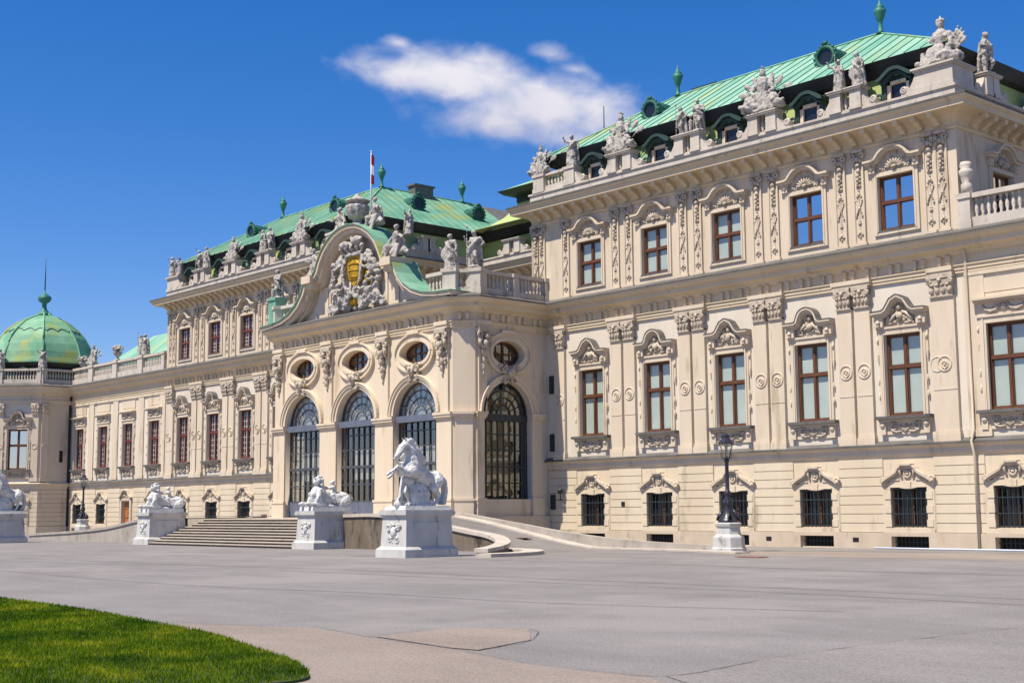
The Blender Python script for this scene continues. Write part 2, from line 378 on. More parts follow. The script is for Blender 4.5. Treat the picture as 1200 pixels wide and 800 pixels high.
def remesh(mb, name, voxel, smooth=2, bump=0, bs=6):
    """fuse overlapping closed shapes into one continuous surface"""
    me = mb.mesh(name); o = bpy.data.objects.new(name, me); COL.objects.link(o)
    md = o.modifiers.new('r', 'REMESH'); md.mode = 'VOXEL'; md.voxel_size = voxel; md.use_smooth_shade = True
    if smooth:
        sm = o.modifiers.new('s', 'SMOOTH'); sm.iterations = smooth; sm.factor = .5
    dg = bpy.context.evaluated_depsgraph_get(); out = bpy.data.meshes.new_from_object(o.evaluated_get(dg))
    bpy.data.objects.remove(o); bpy.data.meshes.remove(me)
    if bump:
        for v in out.vertices: v.co += v.normal*bump*noise.fractal(v.co*bs, 1.0, 2.0, 3)
    out.name = name; return out
def flat_panel(outer, holes, depth, name):
    """polygon with holes in x,z, extruded to depth behind y=0"""
    cu = bpy.data.curves.new(name, 'CURVE'); cu.dimensions = '2D'; cu.fill_mode = 'BOTH'; cu.extrude = depth/2
    for pl in [outer]+holes:
        sp = cu.splines.new('POLY'); sp.points.add(len(pl)-1); sp.use_cyclic_u = True
        for p, (x, z) in zip(sp.points, pl): p.co = (x, z, 0, 1)
    o = bpy.data.objects.new(name, cu); COL.objects.link(o)
    dg = bpy.context.evaluated_depsgraph_get(); me = bpy.data.meshes.new_from_object(o.evaluated_get(dg))
    bpy.data.objects.remove(o); bpy.data.curves.remove(cu)
    for v in me.vertices: v.co = (v.co.x, depth/2-v.co.z, v.co.y)
    me.flip_normals() if hasattr(me, 'flip_normals') else None
    return me
def arc(cx, cz, rx, rz_, a0, a1, n=20): return [(cx+rx*cos(R(a0+(a1-a0)*i/n)), cz+rz_*sin(R(a0+(a1-a0)*i/n))) for i in range(n+1)]
def lumps(mb, rng, fn, k, r0, r1, y=-.03, flat=.6, sub=1):
    for _ in range(k):
        x, z = fn(rng); rr = rng.uniform(r0, r1)
        e = Matrix.Rotation(rng.uniform(0,PI), 3, 'Y')
        mb.blob((x, y-rng.uniform(0,rr*.5), z), (rr, rr*flat, rr*rng.uniform(.5,.9)), e, sub)
def wall_cells(mb, x0, x1, z0, z1, holes, y, depth=.4):
    """wall plane at y (outer side -y) with rectangular holes and their reveals"""
    xs = sorted({x0,x1,*[h[0] for h in holes],*[h[1] for h in holes]}); zs = sorted({z0,z1,*[h[2] for h in holes],*[h[3] for h in holes]})
    for i in range(len(xs)-1):
        for j in range(len(zs)-1):
            cx, cz = (xs[i]+xs[i+1])/2, (zs[j]+zs[j+1])/2
            if any(h[0] < cx < h[1] and h[2] < cz < h[3] for h in holes): continue
            mb.quad((xs[i],y,zs[j]),(xs[i+1],y,zs[j]),(xs[i+1],y,zs[j+1]),(xs[i],y,zs[j+1]))
    for a,b,c,e in holes:
        q = y+depth
        mb.quad((a,y,c),(a,y,e),(a,q,e),(a,q,c)); mb.quad((b,y,c),(b,q,c),(b,q,e),(b,y,e))
        mb.quad((a,y,e),(b,y,e),(b,q,e),(a,q,e)); mb.quad((a,y,c),(a,q,c),(b,q,c),(b,y,c))

# ------------------------------------------------------------------ ground, ramps, lawn
g = MB(); g.quad((-1500,-1500,0),(1500,-1500,0),(1500,1500,0),(-1500,1500,0)); tag(g.build('forecourt', 'asphalt'), kind='structure')
def smooth_path(pts, k=6):
    out = []
    P_ = [Vector(p) for p in pts]; P_ = [P_[0]*2-P_[1]]+P_+[P_[-1]*2-P_[-2]]
    for i in range(1, len(P_)-2):
        for j in range(k):
            t = j/k; a,b,c,e = P_[i-1:i+3]
            out.append(tuple(.5*((2*b)+(c-a)*t+(2*a-5*b+4*c-e)*t*t+(3*b-a-3*c+e)*t**3)))
    out.append(tuple(P_[-2])); return out
def patch(name, pts, m, z): b = MB(); b.add([(x,y,z) for x,y in pts], [tuple(range(len(pts)))]); return tag(b.build(name, m), kind='structure')
patch('paving_patch', [(46.3,-42.6),(47.6,-42.15),(48.52,-41.55),(50.72,-41.95),(52.98,-42.2),(55.37,-42.7),(57.0,-42.6),(60.5,-44.5),(62,-48),(58,-52),(50,-52),(46,-46)], 'asphalt_tan', .004)
patch('paving_patch', [(57.07,-42.39),(56.9,-40.6),(56.74,-38.55),(56.8,-36),(56.92,-33.91),(57.6,-28),(66,-30),(72,-40),(66,-50),(61,-44.5)], 'asphalt_pale', .008)
patch('paving_patch', [(50.78,-41.85),(50.4,-39.96),(51.49,-39.37),(52.86,-40.59),(53.4,-42.05),(52.9,-42.12)], 'asphalt_tan', .012)
patch('paving_patch', [(27,-7.9),(31,-5.5),(44,-3.2),(60,-2),(60,-6),(44,-9.5),(33,-10.5)], 'asphalt_tan', .004)
patch('pavement', [(27.5,-6.0),(27.5,-.1),(62,-.1),(62,-1.8),(40,-2.6),(32,-4.4)], 'asphalt_pale', .006)
def crack(pts, wd=.018):
    b = MB(); q = smooth_path([(x,y,0) for x,y in pts], 8); rg = random.Random(len(pts)); V=[]; F=[]
    for i,(x,y,_) in enumerate(q):
        a = Vector(q[max(i-1,0)][:2]); e = Vector(q[min(i+1,len(q)-1)][:2]); t = (e-a).normalized(); k = wd*rg.uniform(.5,1.3); j = rg.uniform(-.02,.02)
        V += [(x-t.y*(k+j),y+t.x*(k+j),.016),(x+t.y*(k-j),y-t.x*(k-j),.016)]
    for i in range(len(q)-1): F.append((2*i,2*i+1,2*i+3,2*i+2))
    b.add(V,F); tag(b.build('asphalt_crack', 'crack_dark'), kind='structure')
crack([(55.37,-42.7),(57.07,-42.39),(56.9,-40.6),(56.74,-38.55),(56.8,-36),(56.92,-33.91)],.013)
crack([(46.84,-42.6),(48.52,-41.55),(50.72,-41.95),(52.98,-42.2),(55.37,-42.7)],.008)
crack([(50.72,-41.9),(50.4,-39.96),(51.49,-39.37),(52.86,-40.59),(53.4,-42.05)],.008)
def tyre_mark(pts, m, wd):
    b = MB(); q = smooth_path([(x,y,0) for x,y in pts], 10); V=[]; F=[]
    for i,(x,y,_) in enumerate(q):
        a = Vector(q[max(i-1,0)][:2]); e = Vector(q[min(i+1,len(q)-1)][:2]); t = (e-a).normalized(); k = wd*(1+.3*sin(i*1.7))
        V += [(x-t.y*k,y+t.x*k,.0025),(x+t.y*k,y-t.x*k,.0025)]
    for i in range(len(q)-1): F.append((2*i,2*i+1,2*i+3,2*i+2))
    b.add(V,F); tag(b.build('tyre_mark', m), kind='structure')
tyre_mark([(10,-31),(23.35,-29.86),(31.6,-28.6),(38.8,-28.4),(44.8,-28.0),(49.6,-27.7),(56,-27.9)], 'asphalt_dark', .16)
tyre_mark([(10,-32.4),(23.35,-31.3),(31.6,-30.1),(38.8,-29.9),(44.8,-29.5),(49.6,-29.2),(56,-29.4)], 'asphalt_dark', .12)
tyre_mark([(16,-36.2),(21.7,-36.4),(34.4,-36.7),(41.6,-35.5),(47.2,-35.0),(53,-33)], 'asphalt_dark', .10)
tyre_mark([(20,-20.5),(27.3,-19.9),(35.4,-19.2),(43.4,-19.4),(49.1,-18.9),(58,-17)], 'asphalt_dark', .22)
def ramp_z(x, y):
    q = abs(x); t = (q-10.2+max(0, -13-y)*1.1)/(10.8 if x > 0 else 17.5); t = min(1, max(0, t)); t = t*t*(3-2*t)*.35+t*.65
    return 1.55*(1-t)
for s in (1,-1):
    b = MB(); xs = [10.2+.6*i for i in range(31)]; V=[]; F=[]; n = 15
    WX, WY = ([9.9,13,16,18.5,20.6,22.4,23.7,24.3,26,29],[-13.9,-13.9,-13.6,-13.2,-13.3,-14.3,-15.8,-17.2,-18,-18]) if s>0 else ([9.9,18,24,31],[-13.9,-13.7,-13.4,-12.6])
    for x in xs:
        y0 = float(np.interp(x,WX,WY))
        for j in range(n): y = y0+(-6.45-y0)*j/(n-1); V.append((s*x, y, ramp_z(x,y)+.002))
    for i in range(len(xs)-1):
        for j in range(n-1): F.append((i*n+j,(i+1)*n+j,(i+1)*n+j+1,i*n+j+1))
    b.add(V, F, True); tag(b.build('ramp', 'asphalt_worn'), kind='structure')
def wall_run(mb, pts, th, z0=0, zoff=0):
    """solid run along (x,y,ztop) points"""
    n = len(pts); V = []
    for i in range(n):
        a = Vector(pts[max(i-1,0)][:2]); b = Vector(pts[min(i+1,n-1)][:2]); t = (b-a).normalized(); nn = Vector((-t.y,t.x))*th/2
        x,y,z = pts[i]
        V += [(x-nn.x,y-nn.y,z0),(x+nn.x,y+nn.y,z0),(x+nn.x,y+nn.y,z+zoff),(x-nn.x,y-nn.y,z+zoff)]
    F = [(0,1,2,3),((n-1)*4+3,(n-1)*4+2,(n-1)*4+1,(n-1)*4)]
    for i in range(n-1):
        for k in range(4): F.append((i*4+k,(i+1)*4+k,(i+1)*4+(k+1)%4,i*4+(k+1)%4))
    return mb.add(V, F)
for s, side, where in ((1,'right','curving down behind the rearing horse statue nearest the camera'), (-1,'left','left of the broad entrance steps, below the far lamp')):
    t = tag(empty('ramp_parapet', (s*10,-13.9,0)), 'low stone ramp parapet '+where, 'parapet')
    pf = smooth_path([(9.9,-13.9,1.75),(13,-13.9,1.75),(16,-13.6,1.42),(18.5,-13.2,1.02),(20.6,-13.3,.78),(22.4,-14.3,.55),(23.7,-15.8,.40),(24.3,-17.2,.30)])
    if s < 0: pf = smooth_path([(9.9,-13.9,1.75),(13,-13.9,1.5),(18,-13.7,1.0),(24,-13.4,.7),(31,-12.6,.5),(37,-11.2,.35)])
    q = [((s*x-s*10), y+13.9, z) for x,y,z in pf]
    wall_run(MB(), q, .5, 0, -.16).build('retaining_wall', 'dark_stained_stone' if s>0 else 'weathered_stone', t)
    cp = MB(); V_ = q
    n=len(V_)
    wall_run(cp, V_, .66, 0)
    # coping only keeps the top slab
    cp.v = [(x,y,z if i%4>1 else cp.v[i+1 if i%4==1 else i+3][2]-.16) for i,(x,y,z) in enumerate(cp.v)]
    cp.build('coping', 'weathered_stone' if s < 0 else 'kerb_stone', t)
    lo = MB(); pl = [(x,y,.14) for x,y,z in smooth_path([(20.2,-12.2,0),(22.6,-12.9,0),(24.4,-14.4,0),(25.4,-16.2,0),(25.6,-18.2,0)])]
    if s>0: wall_run(lo, [(x-10,y+13.9,z) for x,y,z in pl], .9, 0, 0); lo.build('foot_kerb', 'kerb_stone', t)
    t = tag(empty('ramp_kerb', (s*10.4,-6.4,0)), 'low stone kerb sloping down from the entrance pavilion to the %s lamp' % ('near' if s>0 else 'far left'), 'kerb')
    pb = smooth_path([(10.4,-6.5,1.74),(12.5,-6.5,1.48),(15,-6.5,1.18),(18,-6.5,.82),(21,-6.55,.54),(24,-6.7,.38),(27,-7.1,.31),(29.7,-7.8,.28)])
    wall_run(MB(), [(s*(x-10.4), y+6.4, z) for x,y,z in pb], .42).build('upper_kerb', 'weathered_stone', t)
    wall_run(MB(), [(s*(x-10.4), y+6.4-.55, ramp_z(s*x,y)+.07) for x,y,z in pb+[(31.5,-8.4,.2)]], .75).build('flush_border', 'kerb_stone', t)
# paved light band and steps of the entrance
pl = MB(); pl.box(-10.4,10.4,-12.2,-6.3,0,1.5); tag(pl.build('terrace', 'step_stone'), kind='structure')
st = MB()
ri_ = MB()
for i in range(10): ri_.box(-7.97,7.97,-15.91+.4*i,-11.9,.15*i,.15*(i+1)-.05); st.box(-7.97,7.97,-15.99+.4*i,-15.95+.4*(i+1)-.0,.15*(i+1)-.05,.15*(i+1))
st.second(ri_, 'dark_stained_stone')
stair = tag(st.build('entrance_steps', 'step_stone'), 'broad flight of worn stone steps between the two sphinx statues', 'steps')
lawn_edge = smooth_path([(37.3,-42.32,0),(42,-42.55,0),(46.9,-43.2,0),(49.3,-43.6,0),(51.2,-44.16,0),(52.8,-44.6,0),(54.0,-45.15,0),(54.55,-45.6,0),(54.5,-46.3,0),(53.6,-47.6,0),(51.5,-50,0),(49,-54,0)])
poly = [(x,y) for x,y,_ in lawn_edge]+[(44,-60),(10,-62),(0,-46),(20,-42.2),(30,-42.1)]
b = MB(); b.prismz(poly, -.05, .035); tag(b.build('lawn', 'soil'), kind='structure')
def inside(px, py, pl):
    c = np.zeros(len(px), bool); n = len(pl)
    for i in range(n):
        x1,y1 = pl[i]; x2,y2 = pl[(i+1)%n]
        if y1 == y2: continue
        k = ((y1 > py) != (y2 > py)) & (px < (x2-x1)*(py-y1)/(y2-y1)+x1); c ^= k
    return c
def grass_mesh():
    rg = np.random.default_rng(5); n = 420000
    x = rg.uniform(28,54.8,n); y = rg.uniform(-52.5,-42,n)
    C = np.array([67.5,-54]); dx, dy = x-C[0], y-C[1]; dist = np.hypot(dx,dy)
    ang = np.degrees(np.arctan2(-dx, dy))                       # from +Y towards -X
    keep = inside(x,y,poly) & (ang > 50) & (ang < 75) & (rg.random(n) < np.clip((19/dist)**1.6,.25,1)); x,y,dist = x[keep],y[keep],dist[keep]; n = len(x)
    h = rg.uniform(.028,.075,n); a = rg.uniform(0,2*PI,n); wd = rg.uniform(.004,.0075,n)*np.clip(dist/14,1,2); ln = rg.uniform(.1,.7,n)*h; la = rg.uniform(0,2*PI,n)
    co = np.empty((n,3,3)); co[:,0] = np.stack([x-wd*np.cos(a),y-wd*np.sin(a),np.full(n,.03)],-1); co[:,1] = np.stack([x+wd*np.cos(a),y+wd*np.sin(a),np.full(n,.03)],-1)
    co[:,2] = np.stack([x+ln*np.cos(la),y+ln*np.sin(la),.03+h],-1)
    me = bpy.data.meshes.new('grass'); me.vertices.add(3*n); me.vertices.foreach_set('co', co.ravel()); me.loops.add(3*n); me.loops.foreach_set('vertex_index', np.arange(3*n,dtype=np.int32))
    me.polygons.add(n); me.polygons.foreach_set('loop_start', np.arange(0,3*n,3,dtype=np.int32)); me.update(calc_edges=True); return me
tag(link('grass', grass_mesh(), 'grass'), 'short mown green grass of the rounded lawn corner', 'grass', kind='stuff')

# ------------------------------------------------------------------ the palace
palace = tag(empty('palace'), 'long cream baroque palace with green copper roofs, gabled entrance pavilion and domed corner tower', 'palace')
rng = random.Random(7)
AX = [13.9+5.01*k for k in range(5)]                            # window axes of a wing
BX = [39.0,44.0,49.0,54.05]                                     # window axes of the low wings
PAIR = [16.45,21.45,26.45,31.45]                                # paired pilasters between them
GH = lambda c, w=.93: (c-w, c+w, .98, 2.76)
KH = lambda c: (c-.94, c+.94, .06, .56)
# walls
for s in (1,-1):
    def S(a, b): return (a,b) if s > 0 else (-b,-a)
    b = MB(); x0,x1 = S(10.2,56.1)
    wall_cells(b, x0,x1,0,4.3, [GH(s*c) for c in AX+BX if not (s<0 and c==BX[1])]+[KH(s*c) for c in AX+BX if not (s<0 and c==BX[1])]+([(-44.75,-43.25,.35,2.9)] if s<0 else []), 0, .45)
    gw_ = b
    b = MB(); x0,x1 = S(10.2,56.1)
    wall_cells(b, x0,x1,4.3,13.2,[(s*c-.95,s*c+.95,6.02,9.77) for c in AX+BX],0,.45); b.build('main_floor_wall', 'stucco_field', palace)
    b = MB(); x0,x1 = S(9.1,37.1)
    wall_cells(b, x0,x1,13.5,20.1,[(s*c-.95,s*c+.95,14.65,17.23) for c in AX],0,.45)
    sw = MB(); wall_cells(sw, 0,13,13.5,20.1,[(s*q-.95 if s>0 else 13-q-.95, s*q+.95 if s>0 else 13-q+.95,14.65,17.23) for q in (3.9,8.9)],0,.45)
    sw.rotz(s*PI/2).shift(s*37.1, 0 if s>0 else 13); b.add(sw.v, sw.f)
    si = MB(); wall_cells(si, 0,11.5,13.5,20.1,[],0); si.rotz(-s*PI/2).shift(s*9.1, 11.5 if s>0 else 0); b.add(si.v, si.f)
    b.build('upper_floor_wall', 'stucco_trim', palace)
    # rusticated courses leaving the window panels free
    c_ = MB(); z = .76
    brk = sorted([s*q for q in AX+BX]); xe0, xe1 = S(10.25,56)
    k = 0
    while z < 4.05:
        free = xe0; hw = 1.303
        top = min(z+.385, 4.16)
        for q in brk:
            if q-hw > free: c_.box(free, q-hw, -.055, .0, z, top)
            free = q+hw
        if xe1 > free: c_.box(free, xe1, -.055, .0, z, top)
        z += .42; k += 1
    gw_.add(c_.v, c_.f); gw_.build('ground_floor_wall', 'stucco_ground', palace)
    p_ = MB()
    free = xe0
    for q in brk:
        p_.box(free, q-.95, -.13, 0, 0, .74); p_.box(q-.95, q+.95, -.13, 0, .57, .74); free = q+.95
    p_.box(free, xe1, -.13, 0, 0, .74); p_.build('plinth', 'plinth_stone', palace)
    # recessed end strip where the block meets the low wing
# central back wall above the terrace, roofs hide the rest
b = MB(); b.quad((-9.1,11.5,13.5),(9.1,11.5,13.5),(9.1,11.5,20.1),(-9.1,11.5,20.1)); b.build('recess_wall', 'stucco_trim', palace)
b = MB(); b.box(-56,56,12.98,13.2,0,20); b.box(-10.2,10.2,.1,.5,0,13.4); b.build('rear_wall', 'stucco_trim', palace)
b = MB(); b.quad((-10.2,-6.4,13.86),(10.2,-6.4,13.86),(10.2,11.6,13.86),(-10.2,11.6,13.86))
for s in (1,-1): b.quad((s*37,0,13.9),(s*56,0,13.9),(s*56,13,13.9),(s*37,13,13.9))
b.build('terrace_floor', 'lead_flashing', palace)

PATH = [(-56.1,0),(-10.2,0),(-10.2,-5.55),(-9.3,-6.45),(9.3,-6.45),(10.2,-5.55),(10.2,0),(56.1,0)]
UP = [(-37.1,13),(-37.1,0),(-9.1,0),(-9.1,11.5),(9.1,11.5),(9.1,0),(37.1,0),(37.1,13)]
for pth in (PATH[:2], PATH[-2:]):
    b = MB(); b.sweep([(0,4.16),(.08,4.2),(.12,4.3),(.13,4.48),(.24,4.58),(.30,4.62),(.30,4.70),(.02,4.86)], pth); b.build('string_course', 'stucco_trim', palace)
    b = MB(); b.sweep([(.302,4.63),(.325,4.635),(.325,4.715),(.03,4.875),(.02,4.864),(.302,4.702)], pth); b.build('string_course_flashing', 'lead_flashing', palace)
b = MB(); b.sweep([(0,12.12),(.10,12.14),(.10,12.26),(.14,12.28),(.14,12.42),(.20,12.46),(.20,12.5),(.06,12.54),(.06,12.94),(.16,12.98),(.24,13.12),(.50,13.22),(.54,13.26),(.55,13.47),(.70,13.54),(.80,13.66),(.83,13.76),(0,13.8)], PATH); 
mc_ = b
def along(path, pitch, start=.6, skip=None):
    for i in range(len(path)-1):
        a, e = Vector(path[i]), Vector(path[i+1]); ln = (e-a).length; t = (e-a)/ln; n = max(1,int((ln-start)/pitch)); off = (ln-(n-1)*pitch)/2
        for k in range(n):
            p = a+t*(off+k*pitch); yield p, math.atan2(t.y, t.x), i
b = MB()
for p, a, i in along(PATH, 1.25, .5):
    if i in (0,6) and abs(p.x) > 37.2: continue
    for o in (-.22,.22):
        t = MB(); t.box(o-.1,o+.1,-.2,-.05,12.64,12.96); t.box(o-.12,o+.12,-.24,-.05,12.88,12.96); t.tbox(o,-.12,12.54,12.64,.05,.03,.1,.08)
        t.rotz(a).shift(p.x,p.y); b.add(t.v,t.f)
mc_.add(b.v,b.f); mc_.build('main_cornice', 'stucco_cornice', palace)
b = MB(); b.sweep([(.832,13.765),(.865,13.77),(.865,13.84),(-.02,14.16),(-.02,13.9)], PATH); b.build('cornice_flashing', 'lead_flashing', palace)
b = MB(); b.sweep([(0,18.72),(.08,18.74),(.12,18.84),(.06,18.9),(.06,19.0),(.12,19.16),(.30,19.34),(.62,19.44),(.98,19.48),(1.0,19.7),(1.10,19.76),(1.15,19.88),(0,19.95)], UP); uc_ = b
b = MB()
for p, a, i in along(UP, .88, .7):
    t = MB(); t.prism([(-.06,18.92),(-.24,18.95),(-.30,19.05),(-.44,19.12),(-.58,19.22),(-.86,19.27),(-.90,19.478),(-.62,19.438),(-.30,19.338),(-.12,19.158)], -.13, .13)
    t.v = [(y,x,z) for x,y,z in t.v]; t.rotz(a).shift(p.x,p.y); b.add(t.v,t.f)
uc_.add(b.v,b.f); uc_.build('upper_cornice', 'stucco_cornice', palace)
b = MB(); b.sweep([(1.152,19.885),(1.185,19.89),(1.185,19.97),(.1,20.2),(.1,20.0)], UP); b.build('upper_cornice_flashing', 'lead_flashing', palace)

# ---- pilasters
def capital_bm(w, z, rg, h=.95):
    b = MB(); b.tbox(0,-.12,z,z+h*.8,w*.42,.12,w*.52,.2); b.box(-w*.57,w*.57,-.36,0,z+h*.82,z+h); b.box(-w*.5,w*.5,-.26,0,z-.06,z)
    for x in (-.38,-.13,.13,.38): b.blob((x*w,-.26,z+h*.28),(w*.13,.09,h*.24)); b.blob((x*w*.9,-.3,z+h*.5),(w*.1,.1,h*.1))
    for sx in (-1,1): b.torus((sx*w*.45,-.32,z+h*.68),.09,.055); b.blob((sx*w*.45,-.33,z+h*.68),.06)
    b.blob((0,-.36,z+h*.72),(.11,.1,.12)); lumps(b, rg, lambda q:(q.uniform(-.4,.4)*w, z+q.uniform(.1,.75)*h), 8, .05,.09, -.24)
    return b
def pilaster_proto(w, wide=False):
    b = MB(); b.box(-w/2-.08,w/2+.08,-.27,0,4.72,5.06); b.box(-w/2-.05,w/2+.05,-.23,0,5.06,5.2); b.box(-w/2,w/2,-.17,0,5.2,11.22)
    b.box(-w/2-.004,w/2+.004,-.19,-.16,7.02,7.07)
    o = b.build('pilaster', 'stucco_trim'); capital_bm(w, 11.22, rng).build('capital', 'carved_stone', o)
    m = MB(); m.torus((0,-.18,8.18),.33,.035,n=24); m.torus((0,-.18,8.14),.15,.04); m.blob((0,-.19,8.14),(.07,.05,.07)); m.blob((0,-.19,7.95),(.06,.04,.09)); m.blob((.08,-.19,8.24),(.06,.04,.05))
    if wide: m.torus((-.36,-.17,8.18),.33,.03,n=24)
    m.build('medallion', 'stucco_trim', o); return o
def upper_pilaster_proto(w):
    b = MB(); b.box(-w/2-.07,w/2+.07,-.15,0,14.12,14.24); b.box(-w/2,w/2,-.06,0,14.24,18.72)
    b.box(-w/2,-w/2+.07,-.11,-.05,14.24,18.7); b.box(w/2-.07,w/2,-.11,-.05,14.24,18.7)
    o = b.build('pilaster', 'stucco_trim')
    r_ = MB(); y=-.09
    for sx in (-1,1):
        r_.torus((sx*w*.42,-.16,18.45),.1,.06); r_.blob((sx*w*.3,-.16,18.2),(.09,.09,.14))
    r_.box(-w*.58,w*.58,-.24,0,18.6,18.74)
    for z, k in ((18.3,.2),(18.0,.17),(17.72,.13),(17.5,.12),(17.3,.09),(17.1,.05)): r_.blob((rng.uniform(-.03,.03),y-.04,z),(k*w/.62,.09,.15)); r_.blob((-.12*w,y,z-.1),(.08,.06,.07)); r_.blob((.12*w,y,z-.1),(.08,.06,.07))
    r_.tube([(-.19,y,15.5),(.19,y,16.35)],.035,5); r_.tube([(.19,y,15.5),(-.19,y,16.35)],.03,5)
    for x,z,k in ((0,16.6,.1),(-.1,16.5,.06),(.1,16.5,.06),(0,16.78,.05),(0,15.92,.09),(.16,16.3,.07),(-.16,16.3,.06),(.16,15.55,.07),(-.16,15.55,.06),(0,15.3,.07),(0,15.2,.1),(0,14.75,.1),(-.11,14.66,.07),(.11,14.66,.07),(0,14.55,.06),(0,17.0,.04)): r_.blob((x,y,z),(k,.05,k))
    r_.box(-.03,.03,-.075,-.05,14.5,18.6); r_.build('carved_trophy', 'carved_stone', o); return o
PIL = pilaster_proto(.80); PILW = pilaster_proto(1.15, True); UPIL = upper_pilaster_proto(.6)
for s in (1,-1):
    for c in PAIR:
        for o in (-.5,.5): copy_tree(PIL, palace, (s*c+o,0,0)); copy_tree(UPIL, palace, (s*c+o*1.03+.02,0,0))
    copy_tree(PIL, palace, (s*11.4,0,0)); copy_tree(PILW, palace, (s*36.1,0,0))
    for x in (9.38,9.9,11.95,35.75,36.35,36.9): copy_tree(UPIL, palace, (s*x,0,0)) if x != 36.9 else None
    b = MB(); x0,x1 = (36.6,37.1) if s>0 else (-37.1,-36.6); b.box(x0,x1,-.03,0,13.9,18.7); b.build('corner_strip', 'stucco_trim', palace)
    for c in PAIR+[11.4,36.1]:                                  # entablature breaks forward over the pilasters
        w_ = 1.05 if c in PAIR else .62
        b = MB(); b.box(s*c-w_,s*c+w_,-.32,-.0,12.18,12.3); b.box(s*c-w_-.03,s*c+w_+.03,-.37,0,12.303,12.5); b.build('architrave_break', 'stucco_trim', palace)
    # pilaster strips of the low wing
    for c in (37.6,41.5,46.5,51.5):
        b = MB(); b.box(s*c-.5,s*c+.5,-.09,0,4.9,11.95); b.box(s*c-.56,s*c+.56,-.13,0,4.88,5.2); b.build('wall_strip', 'stucco_trim', palace)
    x0,x1 = (37.2,56) if s>0 else (-56,-37.2)
    b = MB(); b.box(x0,x1,-.12,0,11.95,12.115); b.build('wall_moulding', 'stucco_trim', palace)
for o in (PIL,PILW,UPIL):
    for ch in list(o.children): bpy.data.objects.remove(ch)
    bpy.data.objects.remove(o)

# ---- windows
def frame_bm(w, h, tr, t=.1, y0=.17, y1=.29):
    b = MB(); b.box(-w/2,-w/2+t,y0,y1,0,h); b.box(w/2-t,w/2,y0,y1,0,h); b.box(-w/2+t,w/2-t,y0,y1,0,t); b.box(-w/2+t,w/2-t,y0,y1,h-t,h)
    b.box(-w/2+t,w/2-t,y0-.04,y1,tr*h-.07,tr*h+.07); b.box(-.06,.06,y0-.02,y1,t,tr*h-.07); b.box(-.055,.055,y0,y1,tr*h+.07,h-t)
    for sx in (-1,1):                                           # casement stiles
        for a,e in ((t,tr*h-.07),(tr*h+.07,h-t)):
            x0,x1 = (.06,w/2-t) if sx>0 else (-w/2+t,-.06)
            b.box(x0,x0+.045,y0+.03,y1-.02,a,e); b.box(x1-.045,x1,y0+.03,y1-.02,a,e); b.box(x0+.045,x1-.045,y0+.03,y1-.02,a,a+.045); b.box(x0+.045,x1-.045,y0+.03,y1-.02,e-.045,e)
    return b
def fill(root, w, h, kind):
    g_ = MB(); g_.quad((-w/2+.1,.235,.1),(w/2-.1,.235,.1),(w/2-.1,.235,h-.1),(-w/2+.1,.235,h-.1)); g_.build('pane', 'mirror_glass' if kind=='mirror' else 'window_glass', root)
    i = MB()
    if kind == 'grid':
        for k in range(1,6): x = -w/2+w*k/6; i.box(x-.035,x+.035,.255,.28,.1,h-.1)
        for k in range(1,9): z = h*k/9; i.box(-w/2+.1,w/2-.1,.256,.279,z-.028,z+.028)
        i.build('glazing_bars', 'grid_white', root)
        q = MB(); q.quad((-w/2,.43,0),(w/2,.43,0),(w/2,.43,h),(-w/2,.43,h)); q.build('dark_room', 'room_red', root)
    else:
        i.quad((-w/2,.30,0),(w/2,.30,0),(w/2,.30,h),(-w/2,.30,h)); i.build('blind', 'blind_pale' if kind!='mirror' else 'dark_interior', root)
def hood_pts(kind, w=1.38, zb=0, rise=.68):
    if kind == 'pointed': half = [(w,0),(.80,.02),(.66,.10),(.50,.34),(.36,.54),(.22,.60),(.08,rise),(0,rise+.01)]
    elif kind == 'round': half = [(w,0),(.72,.0),(.64,.06)]+[(.60*cos(R(a)),.08+rise*.88*sin(R(a))) for a in (20,38,55,72,90)]
    else: half = [(w,0),(1.05,0),(.92,.04),(.70,.30),(.50,.45),(.28,.53),(0,.56)]
    return [(-x,zb+z) for x,z in half]+[(x,zb+z) for x,z in half[::-1][1:]]
